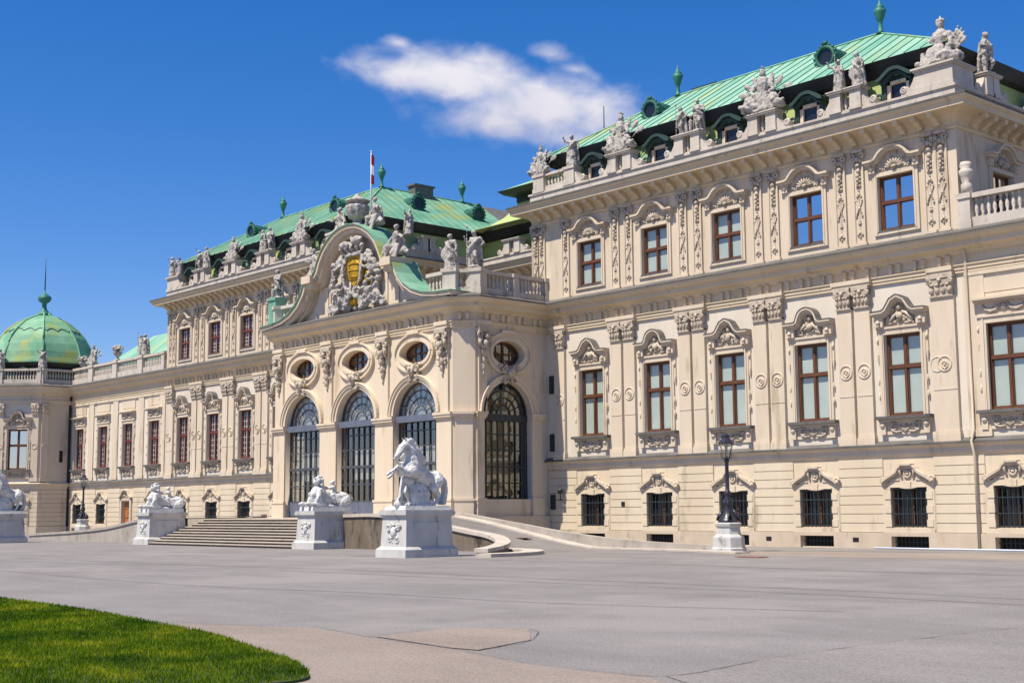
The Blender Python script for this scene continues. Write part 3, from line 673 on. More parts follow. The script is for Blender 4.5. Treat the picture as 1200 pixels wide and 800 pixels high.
def main_window(hood, kind, wood='wood_brown', seed=0):
    w,h = 1.9,3.75; root = frame_bm(w,h,.6).build('window', wood); fill(root,w,h,kind)
    b = MB()
    for sx in (-1,1):
        b.box(sx*.952,sx*1.2,-.1,.0,-.02,h); b.box(sx*1.0,sx*1.08,-.14,-.095,-.02,h+.2); b.box(sx*1.2,sx*1.33,-.07,0,h-.9,h+.35); b.tbox(sx*1.28,-.06,h-1.25,h-.9,.03,.03,.06,.06)
        b.blob((sx*1.27,-.1,h-.25),(.06,.06,.16)); b.blob((sx*1.25,-.1,.9),(.05,.05,.2)); b.blob((sx*1.25,-.1,1.6),(.04,.05,.2))
    b.box(-1.2,1.2,-.1,.0,h+.002,h+.26); b.box(-1.3,1.3,-.16,0,h+.26,h+.36); b.build('surround', 'stucco_trim', root)
    zb = h+1.06
    if hood != 'straight':
        pts = hood_pts(hood, zb=zb)
        hb = MB(); hb.band(pts, .11, -.46, 0); hb.band([(x*.98,z-.112) for x,z in pts], .12, -.36, 0); hb.band([(x*.95,z-.235) for x,z in pts], .07, -.24, 0)
        for sx in (-1,1): hb.box(sx*.86,sx*1.32,-.26,0,h+.36,zb-.3); hb.blob((sx*1.09,-.3,h+.55),(.12,.1,.13)); hb.blob((sx*1.09,-.28,h+.4),(.09,.08,.08))
        hb.build('window_hood', 'stucco_trim', root)
        cp = MB(); cp.band([(x*1.01,z+.03) for x,z in pts], .028, -.49, 0); cp.build('hood_flashing', 'lead_flashing', root)
        pn = MB(); pn.prism([(-.86,h+.362),(.86,h+.362)]+[(x*.93,z-.2) for x,z in pts[::-1] if abs(x)<.85], -.08, 0)
        rg = random.Random(hood+kind+str(seed))
        def tri(q):
            while 1:
                x = q.uniform(-.72,.72); z = q.uniform(0,1.25)
                if z < 1.3*(1-abs(x)/.85): return x, h+.42+z*.95
        lumps(pn, rg, tri, 46, .05,.12, -.1, .8)
        a_, e_ = rg.uniform(.16,.26), rg.uniform(-.06,.06); pn.blob((e_,-.16,h+1.2),(.13,.12,.17)); pn.blob((e_*.5,-.16,h+.8),(a_,.13,rg.uniform(.2,.3))); pn.scroll((-.5,h+.6),a_,y=-.14,th=.06); pn.scroll((.5,h+.6),a_*.9,y=-.14,th=.06,mirror=-1,start=PI)
        for sx in (-1,1): pn.tube([(sx*.1,-.15,h+1.0),(sx*rg.uniform(.25,.4),-.18,h+rg.uniform(.7,.95)),(sx*rg.uniform(.5,.7),-.14,h+.5)],[.06,.08,.05],5)
        pn.build('carved_pediment', 'carved_stone', root)
    else:
        hb = MB(); hb.box(-1.42,1.42,-.42,0,h+1.0,h+1.1); hb.box(-1.35,1.35,-.3,0,h+.9,h+.998); hb.box(-1.25,1.25,-.1,0,h+.36,h+.9); hb.box(-1.3,1.3,-.07,0,h+1.35,h+2.0); hb.box(-1.2,1.2,-.045,0,h+1.1,h+1.35)
        hb.build('window_hood', 'stucco_trim', root)
        rl = MB()
        for sx in (-1,1): rl.tube([(sx*.15,-.14,h+.8),(sx*.35,-.14,h+.55),(sx*.6,-.14,h+.48),(sx*.85,-.14,h+.58),(sx*1.0,-.14,h+.8)],[.04,.08,.09,.08,.04],6)
        rl.blob((0,-.14,h+.65),(.16,.08,.2)); lumps(rl, random.Random(3), lambda q:(q.uniform(-1,1),h+q.uniform(.45,.85)),16,.04,.07,-.1); rl.build('carved_swag', 'carved_stone', root)
    s_ = MB(); s_.box(-1.42,1.42,-.36,.17,-.16,-.02); s_.build('sill', 'lead_flashing', root)
    a = MB(); a.box(-1.2,1.2,-.06,0,-.85,-.17); a.box(-1.34,1.34,-.2,0,-.25,-.165)
    for sx in (-1,1): a.box(sx*.98,sx*1.28,-.18,0,-.85,-.25); a.blob((sx*1.13,-.19,-.42),(.15,.08,.13)); a.torus((sx*1.13,-.2,-.42),.09,.04)
    a.build('apron', 'stucco_trim', root)
    rl = MB()
    for sx in (-1,1): rl.scroll((sx*.62,-.5),.2,y=-.1,th=.055,mirror=sx,start=PI/2); rl.tube([(sx*.2,-.1,-.72),(sx*.45,-.1,-.75),(sx*.7,-.1,-.66)],.05,5); rl.blob((sx*.72,-.09,-.36),(.1,.06,.12))
    rl.torus((0,-.1,-.52),.12,.045); rl.blob((0,-.1,-.52),.07); rl.tube([(-.3,-.1,-.4),(-.15,-.1,-.62),(0,-.1,-.72),(.15,-.1,-.62),(.3,-.1,-.4)],.045,5); rl.build('apron_relief', 'carved_stone', root)
    return root
def upper_window(kind, wood='wood_brown'):
    w,h = 1.9,2.58; root = frame_bm(w,h,.52).build('window', wood); fill(root,w,h,kind)
    b = MB()
    for sx in (-1,1): b.box(sx*.952,sx*1.2,-.09,0,-.048,h); b.box(sx*.99,sx*1.06,-.12,-.085,-.1,h+.1); b.box(sx*1.0,sx*1.3,-.2,0,h+.2,h+.72); b.blob((sx*1.14,-.2,h+.42),(.1,.08,.18))
    b.box(-1.2,1.2,-.09,0,h+.002,h+.2); b.box(-1.2,1.2,-.09,0,-.2,-.05); b.build('surround', 'stucco_trim', root)
    pts = hood_pts('arch', 1.5, h+.80); hb = MB(); hb.band(pts,.1,-.42,0); hb.band([(x*.98,z-.102) for x,z in pts],.12,-.3,0); hb.build('window_hood', 'stucco_trim', root)
    rl = MB(); rl.prism([(-1.0,h+.2),(1.0,h+.2)]+[(x*.95,z-.18) for x,z in pts[::-1] if abs(x)<1], -.05,0)
    for k in range(9): a = PI*(k+.5)/9; rl.blob((.34*cos(a),-.12,h+.34+.26*sin(a)),(.2,.08,.06), Matrix.Rotation(-a,3,'Y'))
    rl.blob((0,-.14,h+.36),(.16,.1,.1)); lumps(rl, random.Random(4), lambda q:(q.uniform(-.95,.95),h+q.uniform(.24,.45)),22,.05,.1,-.07)
    lumps(rl, random.Random(5), lambda q:(q.uniform(-.55,.55),h+q.uniform(.7,1.1)),10,.05,.08,-.05); rl.build('shell_relief', 'carved_stone', root)
    s_ = MB(); s_.box(-1.0,1.0,-.12,.17,-.05,.0); s_.build('sill', 'lead_flashing', root); return root
def grilled_window():
    w,h = 1.86,1.78; root = MB()
    root.box(-.05,.05,.26,.34,0,h); root.box(-w/2,-w/2+.08,.26,.34,0,h); root.box(w/2-.08,w/2,.26,.34,0,h); root.box(-w/2+.08,w/2-.08,.26,.34,0,.08)
    root = root.build('grilled_window', 'wood_brown')
    q = MB(); q.quad((-w/2,.36,0),(w/2,.36,0),(w/2,.36,h),(-w/2,.36,h)); q.build('pane', 'pane_dark', root)
    g_ = MB()
    for k in range(8): x = -w/2+w*(k+.5)/8; g_.box(x-.02,x+.02,-.02,.02,0,h); g_.blob((x,0,.62),(.035,.03,.04)); g_.blob((x,0,1.3),(.035,.03,.04))
    for z in (.06,.6,1.28,1.7): g_.box(-w/2,w/2,-.026,-.004,z-.025,z+.025)
    g_.build('grille', 'iron_dark_green', root)
    b = MB()
    for sx in (-1,1):
        b.box(sx*.93,sx*1.3,-.1,0,-.12,h+.25)
        for z in (0,.62,1.24): b.box(sx*.9,sx*1.22,-.13,-.0,z+.02,z+.34)
        b.box(sx*1.3,sx*1.34,-.07,0,-.9,h+.6)
    b.box(-1.28,1.28,-.12,0,-.28,-.04); b.box(-.93,.93,-.1,0,h+.02,h+.3); b.box(-.16,.16,-.17,0,h-.05,h+.25)
    b.prism([(-.9,h),(-.5,h+.005),(0,h-.09),(.5,h+.005),(.9,h),(.9,h+.06),(-.9,h+.06)],-.12,.2); b.build('surround', 'stucco_ground', root)
    pts = [(-1.3,h+.30),(-1.18,h+.38),(-1.0,h+.50),(-.8,h+.60),(-.58,h+.72),(-.46,h+.92),(-.3,h+1.0),(0,h+1.02)]; pts = pts+[(-x,z) for x,z in pts[::-1][1:]]
    hb = MB(); hb.band(pts,.09,-.28,0); hb.band([(x*.97,z-.09) for x,z in pts],.07,-.2,0); hb.prism([(-1.1,h+.302),(1.1,h+.302)]+[(x*.9,z-.08) for x,z in pts[::-1]], -.09,0)
    for sx in (-1,1): hb.scroll((sx*1.24,h+.34),.17,y=-.16,th=.06,mirror=sx); hb.blob((sx*1.24,-.14,h+.3),(.16,.1,.15)); hb.box(sx*.42,sx*.84,-.14,0,h+.32,h+.40); hb.tube([(sx*.34,-.15,h+.98),(sx*.36,-.17,h+.7),(sx*.28,-.13,h+.42)],[.09,.07,.04],6); hb.tube([(sx*.5,-.2,h+.8),(sx*.75,-.2,h+.62),(sx*1.0,-.18,h+.48)],.06,5)
    hb.torus((0,-.12,h+.6),.16,.05,n=14); hb.blob((0,-.12,h+.6),(.1,.06,.1)); hb.box(-.3,.3,-.33,0,h+.98,h+1.06); hb.build('crested_keystone', 'carved_ground', root)
    return root
def cellar():
    b = MB(); b.quad((-.94,.3,0),(.94,.3,0),(.94,.3,.5),(-.94,.3,.5)); root = b.build('cellar_opening', 'dark_interior')
    g_ = MB()
    for k in range(9): x = -.9+1.8*(k+.5)/9; g_.box(x-.015,x+.015,.15,.18,0,.5)
    g_.box(-.94,.94,.14,.15,.24,.27); g_.build('grille', 'iron_dark_green', root); return root
PROTO = dict(mp=main_window('pointed','blind'), mr=main_window('round','blind'), ms=main_window('straight','blind'), mt=main_window('round','mirror'), lp=main_window('pointed','grid','wood_red'), lr=main_window('round','grid','wood_red'), ls=main_window('straight','grid','wood_red'),
             ub=upper_window('blind'), um=upper_window('mirror'), ul=upper_window('grid','wood_red'), gw=grilled_window(), ce=cellar())
def put(k, x, y, z, rz=0): return copy_tree(PROTO[k], palace, (x,y,z), rz)
for i, c in enumerate(AX):
    w_ = main_window('round' if i % 2 else 'pointed', 'blind', seed=i); w_.parent = palace; w_.location = (c,0,6.02)
    put('lr' if i % 2 else 'lp', -c,0,6.02)
    put('um' if i > 2 else 'ub', c,0,14.65); put('ul', -c,0,14.65)
    for s in (1,-1): put('gw', s*c,0,.98); put('ce', s*c,0,.06)
for i, c in enumerate(BX):
    put('ms', c,0,6.02); put('ls', -c,0,6.02); put('gw', c,0,.98); put('ce', c,0,.06)
    if i != 1: put('gw', -c,0,.98); put('ce', -c,0,.06)
for q in (3.9,8.9): put('um', 37.1,q,14.65,PI/2); put('ul', -37.1,q,14.65,-PI/2)
b = MB(); b.box(-44.75,-43.25,.25,.32,.35,2.9)
for sx in (-.37,.37):
    for z in (.55,1.5,2.3): b.box(-44+sx-.26,-44+sx+.26,.2,.26,z,z+.62)
dr = b.build('door', 'door_wood', palace); b = MB(); b.blob((-43.95,.17,1.45),.06); b.build('handle', 'iron_black', dr)
b = MB(); b.box(-45.1,-44.76,-.12,0,.3,3.0); b.box(-43.24,-42.9,-.12,0,.3,3.0); b.box(-45.1,-42.9,-.12,0,3.0,3.2); b.band([(-45.2,3.3),(-44.8,3.5),(-44.5,3.9),(-44,4.0),(-43.5,3.9),(-43.2,3.5),(-42.8,3.3)],.12,-.28,0); lumps(b, rng, lambda q:(-44+q.uniform(-.6,.6),3.3+q.uniform(0,.5)),18,.07,.12,-.05); b.build('door_surround', 'carved_ground', palace)
b = MB()
for x in (37.33,): b.tube([(x,-.2,14.0),(x,-.35,13.2),(x,-.16,12.6),(x,-.16,5.2),(x,-.4,4.7),(x,-.2,4.1),(x,-.2,0)],.06,8)
b.build('downpipe', 'stucco_ground', palace)
b = MB(); b.tube([(-55.9,-.2,14.0),(-55.95,-.2,12),(-55.95,-.2,0)],.14,8); b.build('downpipe', 'roof_dark', palace)
for x,z,h_ in ((10.62,8.6,1.05),(10.62,5.25,1.0)): b = MB(); b.box(x-.14,x+.14,-.14,.0,z,z+h_); b.box(x-.10,x+.10,-.15,-.13,z+.05,z+h_-.05); b.build('wall_lamp_box', 'iron_dark_green', palace)
b = MB(); b.box(10.5,10.85,-.16,-.05,1.9,2.75); b.build('wall_lamp_box', 'iron_dark_green', palace)
b = MB(); b.box(16.1,16.34,-.1,-.0,2.05,2.3); b.build('wall_plate', 'iron_black', palace)
b = MB(); b.box(14.95,15.12,-.09,0,1.95,2.2); b.build('wall_plate', 'weathered_stone', palace)
for x in (26.1,31.1,41.5): b = MB(); b.box(x-.16,x+.16,-.145,-.05,.30,.50); b.build('air_vent', 'dark_interior', palace)

# ---- entrance pavilion
ARX = [-5.9,0,5.9]
def arch_hole(c, w=2.03, z0=1.5, zs=7.37, rz_=1.95, n=22): return [(c-w,z0),(c+w,z0)]+arc(c,zs,w,rz_,0,180,n)
def oval(c, z=11.0, rx=1.36, rz_=.66, n=26): return [(c+rx*cos(2*PI*i/n)*(1.0), z+rz_*sin(2*PI*i/n)) for i in range(n)]
me = flat_panel([(-9.3,1.5),(9.3,1.5),(9.3,13.3),(-9.3,13.3)], [arch_hole(c,z0=1.52) for c in ARX]+[oval(c) for c in ARX], .6, 'pavilion_front_wall'); link('pavilion_wall', me, 'stucco_pavilion', palace, (0,-6.45,0))
for s in (1,-1):
    o_ = [(-5.55,0.),(0,0.),(0,13.3),(-5.55,13.3)] if s>0 else [(0,0.),(5.55,0.),(5.55,13.3),(0,13.3)]
    c = -3.15*s
    me = flat_panel(o_, [arch_hole(c,1.78,2.5,7.3,1.86), oval(c,10.78,1.2,.72)], .5, 'pavilion_side_wall'); link('pavilion_wall', me, 'stucco_pavilion', palace, (s*10.2,0,0), s*PI/2)
    b = MB(); b.add([(s*9.3,-6.45,0),(s*10.2,-5.55,0),(s*10.2,-5.55,13.3),(s*9.3,-6.45,13.3)], [(0,1,2,3)])
    b.build('canted_corner_wall', 'stucco_pavilion', palace)
    b = MB()                                                   # raised panel and mouldings of the canted corner, in local x across the face
    b.box(-.5,.5,-.05,0,2.75,6.75); b.box(-.42,.42,-.07,-.045,2.85,6.65)
    b.rotz(s*PI/4).shift(s*9.75,-6.0); b.build('corner_panel', 'stucco_pavilion', palace)
def pier(mb, x0, x1, y=0, base=1.5):
    mb.box(x0-.04,x1+.04,-.16,0,base,2.42); mb.box(x0-.08,x1+.08,-.20,0,2.42,2.56); mb.box(x0,x1,-.10,0,2.56,6.98)
    mb.box(x0-.05,x1+.05,-.17,0,6.98,7.1); mb.box(x0-.1,x1+.1,-.25,0,7.1,7.24); mb.box(x0-.13,x1+.13,-.30,0,7.24,7.38); 
def strip(mb, c, w): mb.box(c-w/2,c+w/2,-.13,0,7.385,12.05); mb.box(c-w/2-.12,c+w/2+.12,-.30,0,12.12,12.3); mb.box(c-w/2-.16,c+w/2+.16,-.36,0,12.303,12.52)
def herm(mb, c, rg):
    """scroll capital with a half figure"""
    y = -.22
    mb.box(c-.5,c+.5,-.42,0,11.86,12.1)
    for sx in (-1,1): mb.torus((c+sx*.38,-.34,11.72),.13,.08); mb.blob((c+sx*.3,-.3,11.45),(.14,.16,.2)); mb.tube([(c+sx*.36,-.3,11.55),(c+sx*.42,-.36,11.2),(c+sx*.22,-.42,10.95),(c,-.4,11.0)],[.1,.11,.09,.08],6)
    mb.blob((c,-.52,11.62),(.15,.17,.2)); mb.blob((c,-.38,11.2),(.26,.22,.34)); mb.blob((c,-.3,10.75),(.24,.2,.36)); mb.blob((c+.04,-.24,10.3),(.2,.15,.35)); mb.blob((c,-.2,9.9),(.13,.11,.3)); mb.blob((c,-.17,9.55),(.07,.07,.22))
    lumps(mb, rg, lambda q:(c+q.uniform(-.34,.34), q.uniform(9.9,11.7)), 20, .06,.13, -.2, .9)
def archivolt(mb, c, rx, rz_, zs, k):
    for (o0, o1, y) in ((.0,.20,-.13),(.20,.34,-.22),(.34,.42,-.28)):
        a = arc(c,zs,rx+o1,rz_+o1,2,178,26); mb.band(a[::-1], o1-o0, y, 0)
def ring(mb, c, z, rx, rz_):
    for (o0,o1,y) in ((.02,.2,-.16),(.2,.42,-.1),(.42,.52,-.2)):
        n = 32; A = [(c+(rx+o1)*cos(2*PI*i/n), z+(rz_+o1)*sin(2*PI*i/n)) for i in range(n+1)]; mb.band(A[::-1], o1-o0, y, 0)
def cartouche(mb, c, z, rg, k=1):
    mb.blob((c,-.34,z),(.28*k,.2,.36*k)); mb.blob((c,-.5,z+.12*k),(.15*k,.12,.2*k))
    for sx in (-1,1): mb.scroll((c+sx*.42*k,z+.2*k),.26*k,y=-.26,th=.09*k,mirror=sx,start=PI/2); mb.scroll((c+sx*.25*k,z-.4*k),.2*k,y=-.24,th=.08*k,mirror=-sx); mb.blob((c+sx*.7*k,-.2,z+.42*k),(.22*k,.12,.12*k),Matrix.Rotation(sx*.5,3,'Y'))
    lumps(mb, rg, lambda q:(c+q.uniform(-.5,.5)*k, z+q.uniform(-.65,.4)*k), 22, .07*k,.14*k, -.18,.9)
def pav_parts(arches, piers, strips, ovals, at, rx, rz_, zs, base=1.5):
    loc, rz = at
    for p in piers: b = MB(); pier(b,*p,base=base); b.build('pier', 'stucco_pavilion', palace, loc, rz)
    for p in strips: b = MB(); strip(b,*p); b.build('pilaster', 'stucco_pavilion', palace, loc, rz)
    for p in strips: b = MB(); herm(b,p[0],rng); b.build('figure_capital', 'carved_stone', palace, loc, rz)
    for c in arches: b = MB(); archivolt(b,c,rx,rz_,zs,0); b.build('archivolt', 'stucco_pavilion', palace, loc, rz)
    for c,z,a,e in ovals:
        b = MB(); ring(b,c,z,a,e); b.box(c-.55,c+.55,-.26,0,z+e+.42,z+e+.6); lumps(b,rng,lambda q:(c+q.uniform(-.4,.4),z+e+q.uniform(.45,.95)),14,.07,.13,-.12); o = b.build('oval_window', 'stucco_pavilion', palace, loc, rz)
        f = MB(); f.box(c-.06,c+.06,.36,.44,z-e,z+e); f.box(c-a,c+a,.36,.44,z-.05,z+.05); f.box(c-.55,c-.51,.38,.42,z-e,z+e); f.box(c+.51,c+.55,.38,.42,z-e,z+e)
        n=24; f.band([(c+a*cos(2*PI*i/n),z+e*sin(2*PI*i/n)) for i in range(n+1)][::-1],.1,.34,.46); f.build('frame', 'wood_brown', o)
        g_ = MB(); g_.add([(x,.43,zz) for x,zz in oval(c,z,a,e)],[tuple(range(26))]); g_.build('pane', 'dark_glass', o)
        k_ = MB(); k_.add([(x,.62,zz) for x,zz in oval(c,z,a+.2,e+.2)],[tuple(range(26))]); k_.build('dark_room', 'dark_interior', o)
        k_ = MB(); cartouche(k_, c, (zs+rz_+z-e)/2+.05, rng, .95); k_.build('cartouche', 'carved_stone', o)
def grid_door(c, hw, rz_, z0, zs, at, dark, panel):
    loc, rz = at; y0,y1 = .32,.38; m_ = 'iron_dark_green' if dark else 'iron_door'
    b = MB(); n = 7 if not dark else 8
    for k in range(n+1): x = c-hw+2*hw*k/n; w_ = .045 if k in (0,n) else .026; b.box(x-w_,x+w_,y0,y1,z0,zs)
    zz = [z0+.06, z0+1.0, z0+2.0, z0+3.0, z0+4.1, z0+5.0] if not dark else [z0+.06]+[z0+.92*k for k in range(1,5)]
    for z in zz: b.box(c-hw,c+hw,y0-.012,y1-.012,z-.03,z+.03)
    if not dark: b.box(c-hw,c+hw,y0-.03,y1+.02,z0+3.0,z0+3.14)
    for rr in (.3,.55,.78,1.0):
        a = arc(c,zs,hw*rr,rz_*rr,0,180,24); b.band(a[::-1], .06 if rr<1 else .09, y0, y1)
    for k in range(1,8): a = PI*k/8; b.bar((c+hw*.3*cos(a),.35,zs+rz_*.3*sin(a)),(c+hw*.98*cos(a),.35,zs+rz_*.98*sin(a)),.035)
    if dark: b.box(c-hw,c+hw,y0-.05,y1,zs-.38,zs+.02)
    o = b.build('arched_door' if not dark else 'arched_window', m_, palace, loc, rz)
    if not dark:
        t = MB(); t.box(c-hw,c+hw,.0,.34,zs-.36,zs+.02); t.build('transom', 'iron_blue', o)
        p = MB(); p.box(c-hw,c+hw,.325,.37,z0,z0+.95); 
        for sx in (-1,1): p.box(c+sx*hw/2-hw*.42,c+sx*hw/2+hw*.42,.31,.33,z0+.12,z0+.82)
        p.build('door_panel', 'iron_blue', o)
    g_ = MB(); g_.add([(x,.40,z) for x,z in arch_hole(c,hw,z0,zs,rz_)],[tuple(range(25))]); g_.build('pane', 'dark_glass', o)
    cu = MB(); rg = random.Random(int(c*10)+dark)
    if not dark:
        for k in range(7):
            x = c-hw+.12+2*hw*k/7; a = rg.uniform(.28,.46)
            if k>1: cu.box(x,x+a,.46,.48,z0+2.3+.0*k,z0+4.1)
        cu.prism(arc(c,zs,hw*.97,rz_*.97,0,180,20),.46,.48)
    else:
        cu.box(c-hw,c+hw*.42,.6,.64,z0+.2,zs-.4); cu.box(c-hw*.9,c+hw*.9,.7,.74,zs+.0,zs+rz_*.8)
    cu.build('curtain', 'curtain' if not dark else 'room_amber', o); return o
AF = ((0,-6.45,0),0)
pav_parts(ARX, [(-9.28,-7.95),(-3.85,-2.05),(2.05,3.85),(7.95,9.28)], [(-8.6,.85),(-2.95,.85),(2.95,.85),(8.6,.85)], [(c,11.0,1.36,.66) for c in ARX], AF, 2.03,1.95,7.37)
for c in ARX: grid_door(c,2.02,1.94,1.52,7.37,AF,False,True)
for s in (1,-1):
    at = ((s*10.2,0,0), s*PI/2); c = -3.15*s
    pav_parts([c], [tuple(sorted((-5.5*s,-4.97*s))),tuple(sorted((-1.33*s,-.5*s)))], [(-5.08*s,.6)], [(c,10.78,1.2,.72)], at, 1.78,1.86,7.3, 0)
    grid_door(c,1.77,1.85,2.5,7.3,at,True,False)
    b = MB(); b.box(-5.5 if s>0 else .1, -.1 if s>0 else 5.5, -.24,0,0,1.55); b.build('plinth', 'plinth_stone', palace, *at)
    b = MB(); pier(b,-.5,.5); b.rotz(s*PI/4).shift(s*9.75,-6.0); b.build('corner_pier', 'stucco_pavilion', palace)
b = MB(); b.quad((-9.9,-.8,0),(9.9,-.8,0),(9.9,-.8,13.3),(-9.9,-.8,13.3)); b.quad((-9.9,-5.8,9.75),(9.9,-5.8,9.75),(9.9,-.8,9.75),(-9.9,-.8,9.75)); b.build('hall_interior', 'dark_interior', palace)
# balustrade of the terrace
def baluster_row(mb, x0, x1, y, z0, z1, pitch=.27):
    n = max(1,int((x1-x0)/pitch)); h = z1-z0
    for k in range(n):
        mb.lathe([(.07,0),(.085,.06*h),(.045,.14*h),(.10,.38*h),(.085,.5*h),(.045,.72*h),(.04,.8*h),(.08,.9*h),(.08,h)], x0+(k+.5)*(x1-x0)/n, y, z0, 7)
def balustrade(name, runs, posts, y, z0, m='parapet_stone', loc=(0,0,0), rz=0, h=1.45, pw=.42):
    """runs [(x0,x1)], posts [(x,halfwidth)] in local x, standing on z0"""
    b = MB()
    for x0,x1 in runs: b.box(x0,x1,y-.2,y+.2,z0,z0+.30*h); b.box(x0,x1,y-.22,y+.22,z0+.86*h,z0+h)
    for x,w_ in posts: b.box(x-w_,x+w_,y-.3,y+.3,z0,z0+.86*h); b.box(x-w_-.06,x+w_+.06,y-.36,y+.36,z0+.862*h,z0+h+.02); b.box(x-w_-.04,x+w_+.04,y-.33,y+.33,z0,z0+.24*h)
    for x0,x1 in runs: baluster_row(b, x0, x1, y, z0+.3*h, z0+.86*h)
    return b.build(name, m, palace, loc, rz)
for s in (1,-1):
    at = ((s*10.2,0,0), s*PI/2); f = lambda a,e: (a,e) if s>0 else (-e,-a)
    balustrade('balustrade', [f(-5.15,-2.75),f(-2.35,-.1)], [(-2.55*s,.2),(-.0*s,.22)], .1, 14.0, loc=at[0], rz=at[1])
    balustrade('balustrade', [f(7.0,8.6)], [], .1, 14.0, loc=(0,-6.45,0))
    b = balustrade('balustrade', [(-.35,.35)], [], .12, 14.0, loc=(s*9.75,-6.0,0), rz=s*PI/4)
    for (x,y) in ((9.1,-6.3),(10.1,-5.3)):
        b = MB(); b.box(-.42,.42,-.42,.42,14.0,15.28); b.box(-.5,.5,-.5,.5,15.28,15.5); b.box(-.47,.47,-.47,.47,14.0,14.35); b.rotz(s*PI/8).shift(s*x,y); b.build('balustrade_post', 'parapet_stone', palace)
# gable
half = [(0,19.45)]+[(3.75*sin(R(a)), 15.75+3.7*cos(R(a))) for a in (12,24,36,48,60,70)]+[(3.75,16.78),(4.55,16.62)]
sweep_ = [(4.7,16.5),(5.1,15.75),(5.7,15.1),(6.5,14.62),(7.5,14.3),(8.6,14.15),(10.1,14.08)]
gp = half+sweep_; full = [(-x,z) for x,z in gp[::-1]]+gp[1:]
t = MB(); t.prism([(-9.6,13.8),(9.6,13.8)]+[(x*.985,z-.3) for x,z in full[::-1] if abs(x)<9.5], -6.3,-5.7); gable = t.build('gable', 'stucco_field', palace)
t = MB(); t.band(full, .22, -7.25,-5.9); t.band([(x*.985,z-.215) for x,z in full], .28, -7.05,-5.9); t.band([(x*.96,z-.5) for x,z in full], .18, -6.75,-5.9)
for s in (1,-1): t.box(s*3.72,s*4.75,-7.5,-5.8,16.3,16.78); t.box(s*3.8,s*4.65,-7.25,-5.8,16.0,16.3)
t.build('gable_cornice', 'stucco_trim', gable)
t = MB(); t.band([(x*1.004,z+.05) for x,z in full], .045, -7.35,-5.4); t.build('gable_roof', 'copper_patina', gable)
t = MB(); t.band([(-3.1,13.95),(-3.1,15.9)]+[(3.1*sin(R(a)),15.9+2.75*cos(R(a))) for a in range(-80,81,10)]+[(3.1,15.9),(3.1,13.95)],.14,-6.42,-6.3)
for s in (1,-1): t.box(s*3.2,s*4.2,-6.42,-6.3,13.95,16.05); t.box(s*4.6,s*6.2,-6.38,-6.3,13.95,14.5)
t.build('gable_field', 'stucco_pavilion', gable)
rg = random.Random(21); cx = .1
m_ = MB(); GX, GZ = 2.35, 1.75                                   # half axes of the ring of carving
for s in (1,-1):
    m_.scroll((cx+s*1.0,14.62),.48,y=-6.78,th=.17,mirror=-s); m_.scroll((cx+s*.45,15.15),.34,y=-6.9,th=.14,mirror=s,start=PI/2); m_.scroll((cx+s*2.1,14.65),.46,y=-6.7,th=.16,mirror=s); m_.scroll((cx+s*1.35,17.35),.42,y=-6.72,th=.16,mirror=s,start=-PI/2); m_.scroll((cx+s*2.75,14.5),.3,y=-6.62,th=.12,mirror=-s)
    m_.tube([(cx+s*.85,-6.75,17.5),(cx+s*1.0,-6.95,16.8),(cx+s*.92,-6.95,16.0),(cx+s*.5,-6.95,15.4)],[.12,.13,.13,.12],7)
    for a in range(11):
        q = R(-62+a*12); m_.blob((cx+s*(GX*cos(q)+rg.uniform(-.12,.12)),-6.55-rg.uniform(0,.3),15.95+GZ*sin(q)),(rg.uniform(.2,.34),.26,rg.uniform(.18,.30)),Matrix.Rotation(rg.uniform(0,3),3,'Y'))
        if a % 2: m_.blob((cx+s*(GX*cos(q)*.86),-6.8-rg.uniform(0,.2),15.95+GZ*sin(q)*.86),(.16,.16,.16))
for _ in range(46):
    a = rg.uniform(0,2*PI); rr = rg.uniform(.82,1.08); z = 15.95+GZ*rr*sin(a)
    if z > 14.1 and not (sin(a) > .75): m_.blob((cx+GX*rr*cos(a),-6.5-rg.uniform(0,.4),z),(rg.uniform(.1,.2),.18,rg.uniform(.1,.22)),Matrix.Rotation(rg.uniform(0,3),3,'Y'))
for x in (-1.0,-.5,0,.5,1.0): m_.tube([(cx+x*.85,-6.75,17.72),(cx+x*1.15,-7.0,18.05),(cx+x*.7,-6.9,18.3)],[.11,.17,.12],6)
m_.blob((cx-.72,-6.95,18.28),(.66,.3,.27)); m_.blob((cx+.55,-6.98,18.42),(.66,.32,.30)); m_.blob((cx,-7.0,18.62),.12); m_.blob((cx,-7.0,18.78),(.05,.05,.12)); m_.box(cx-.85,cx+.85,-6.95,-6.4,17.5,17.72)
for s,zz,xx in ((1,16.5,1.95),(-1,16.7,1.9),(1,15.2,1.5),(-1,15.35,1.4)):
    m_.blob((cx+s*xx,-7.0,zz+.45),.19); m_.blob((cx+s*xx*1.03,-6.9,zz),(.23,.22,.34)); m_.tube([(cx+s*xx,-7.0,zz+.2),(cx+s*(xx-.4),-7.1,zz+.1),(cx+s*(xx-.7),-7.05,zz+.3)],[.11,.09,.07],6); m_.tube([(cx+s*xx,-6.95,zz-.25),(cx+s*(xx-.25),-7.1,zz-.5),(cx+s*xx,-7.0,zz-.8)],[.15,.12,.08],6)
car = remesh(m_, 'coat_of_arms', .06, 0, .05, 9); co_ = link('coat_of_arms', car, 'statue_stone', gable)
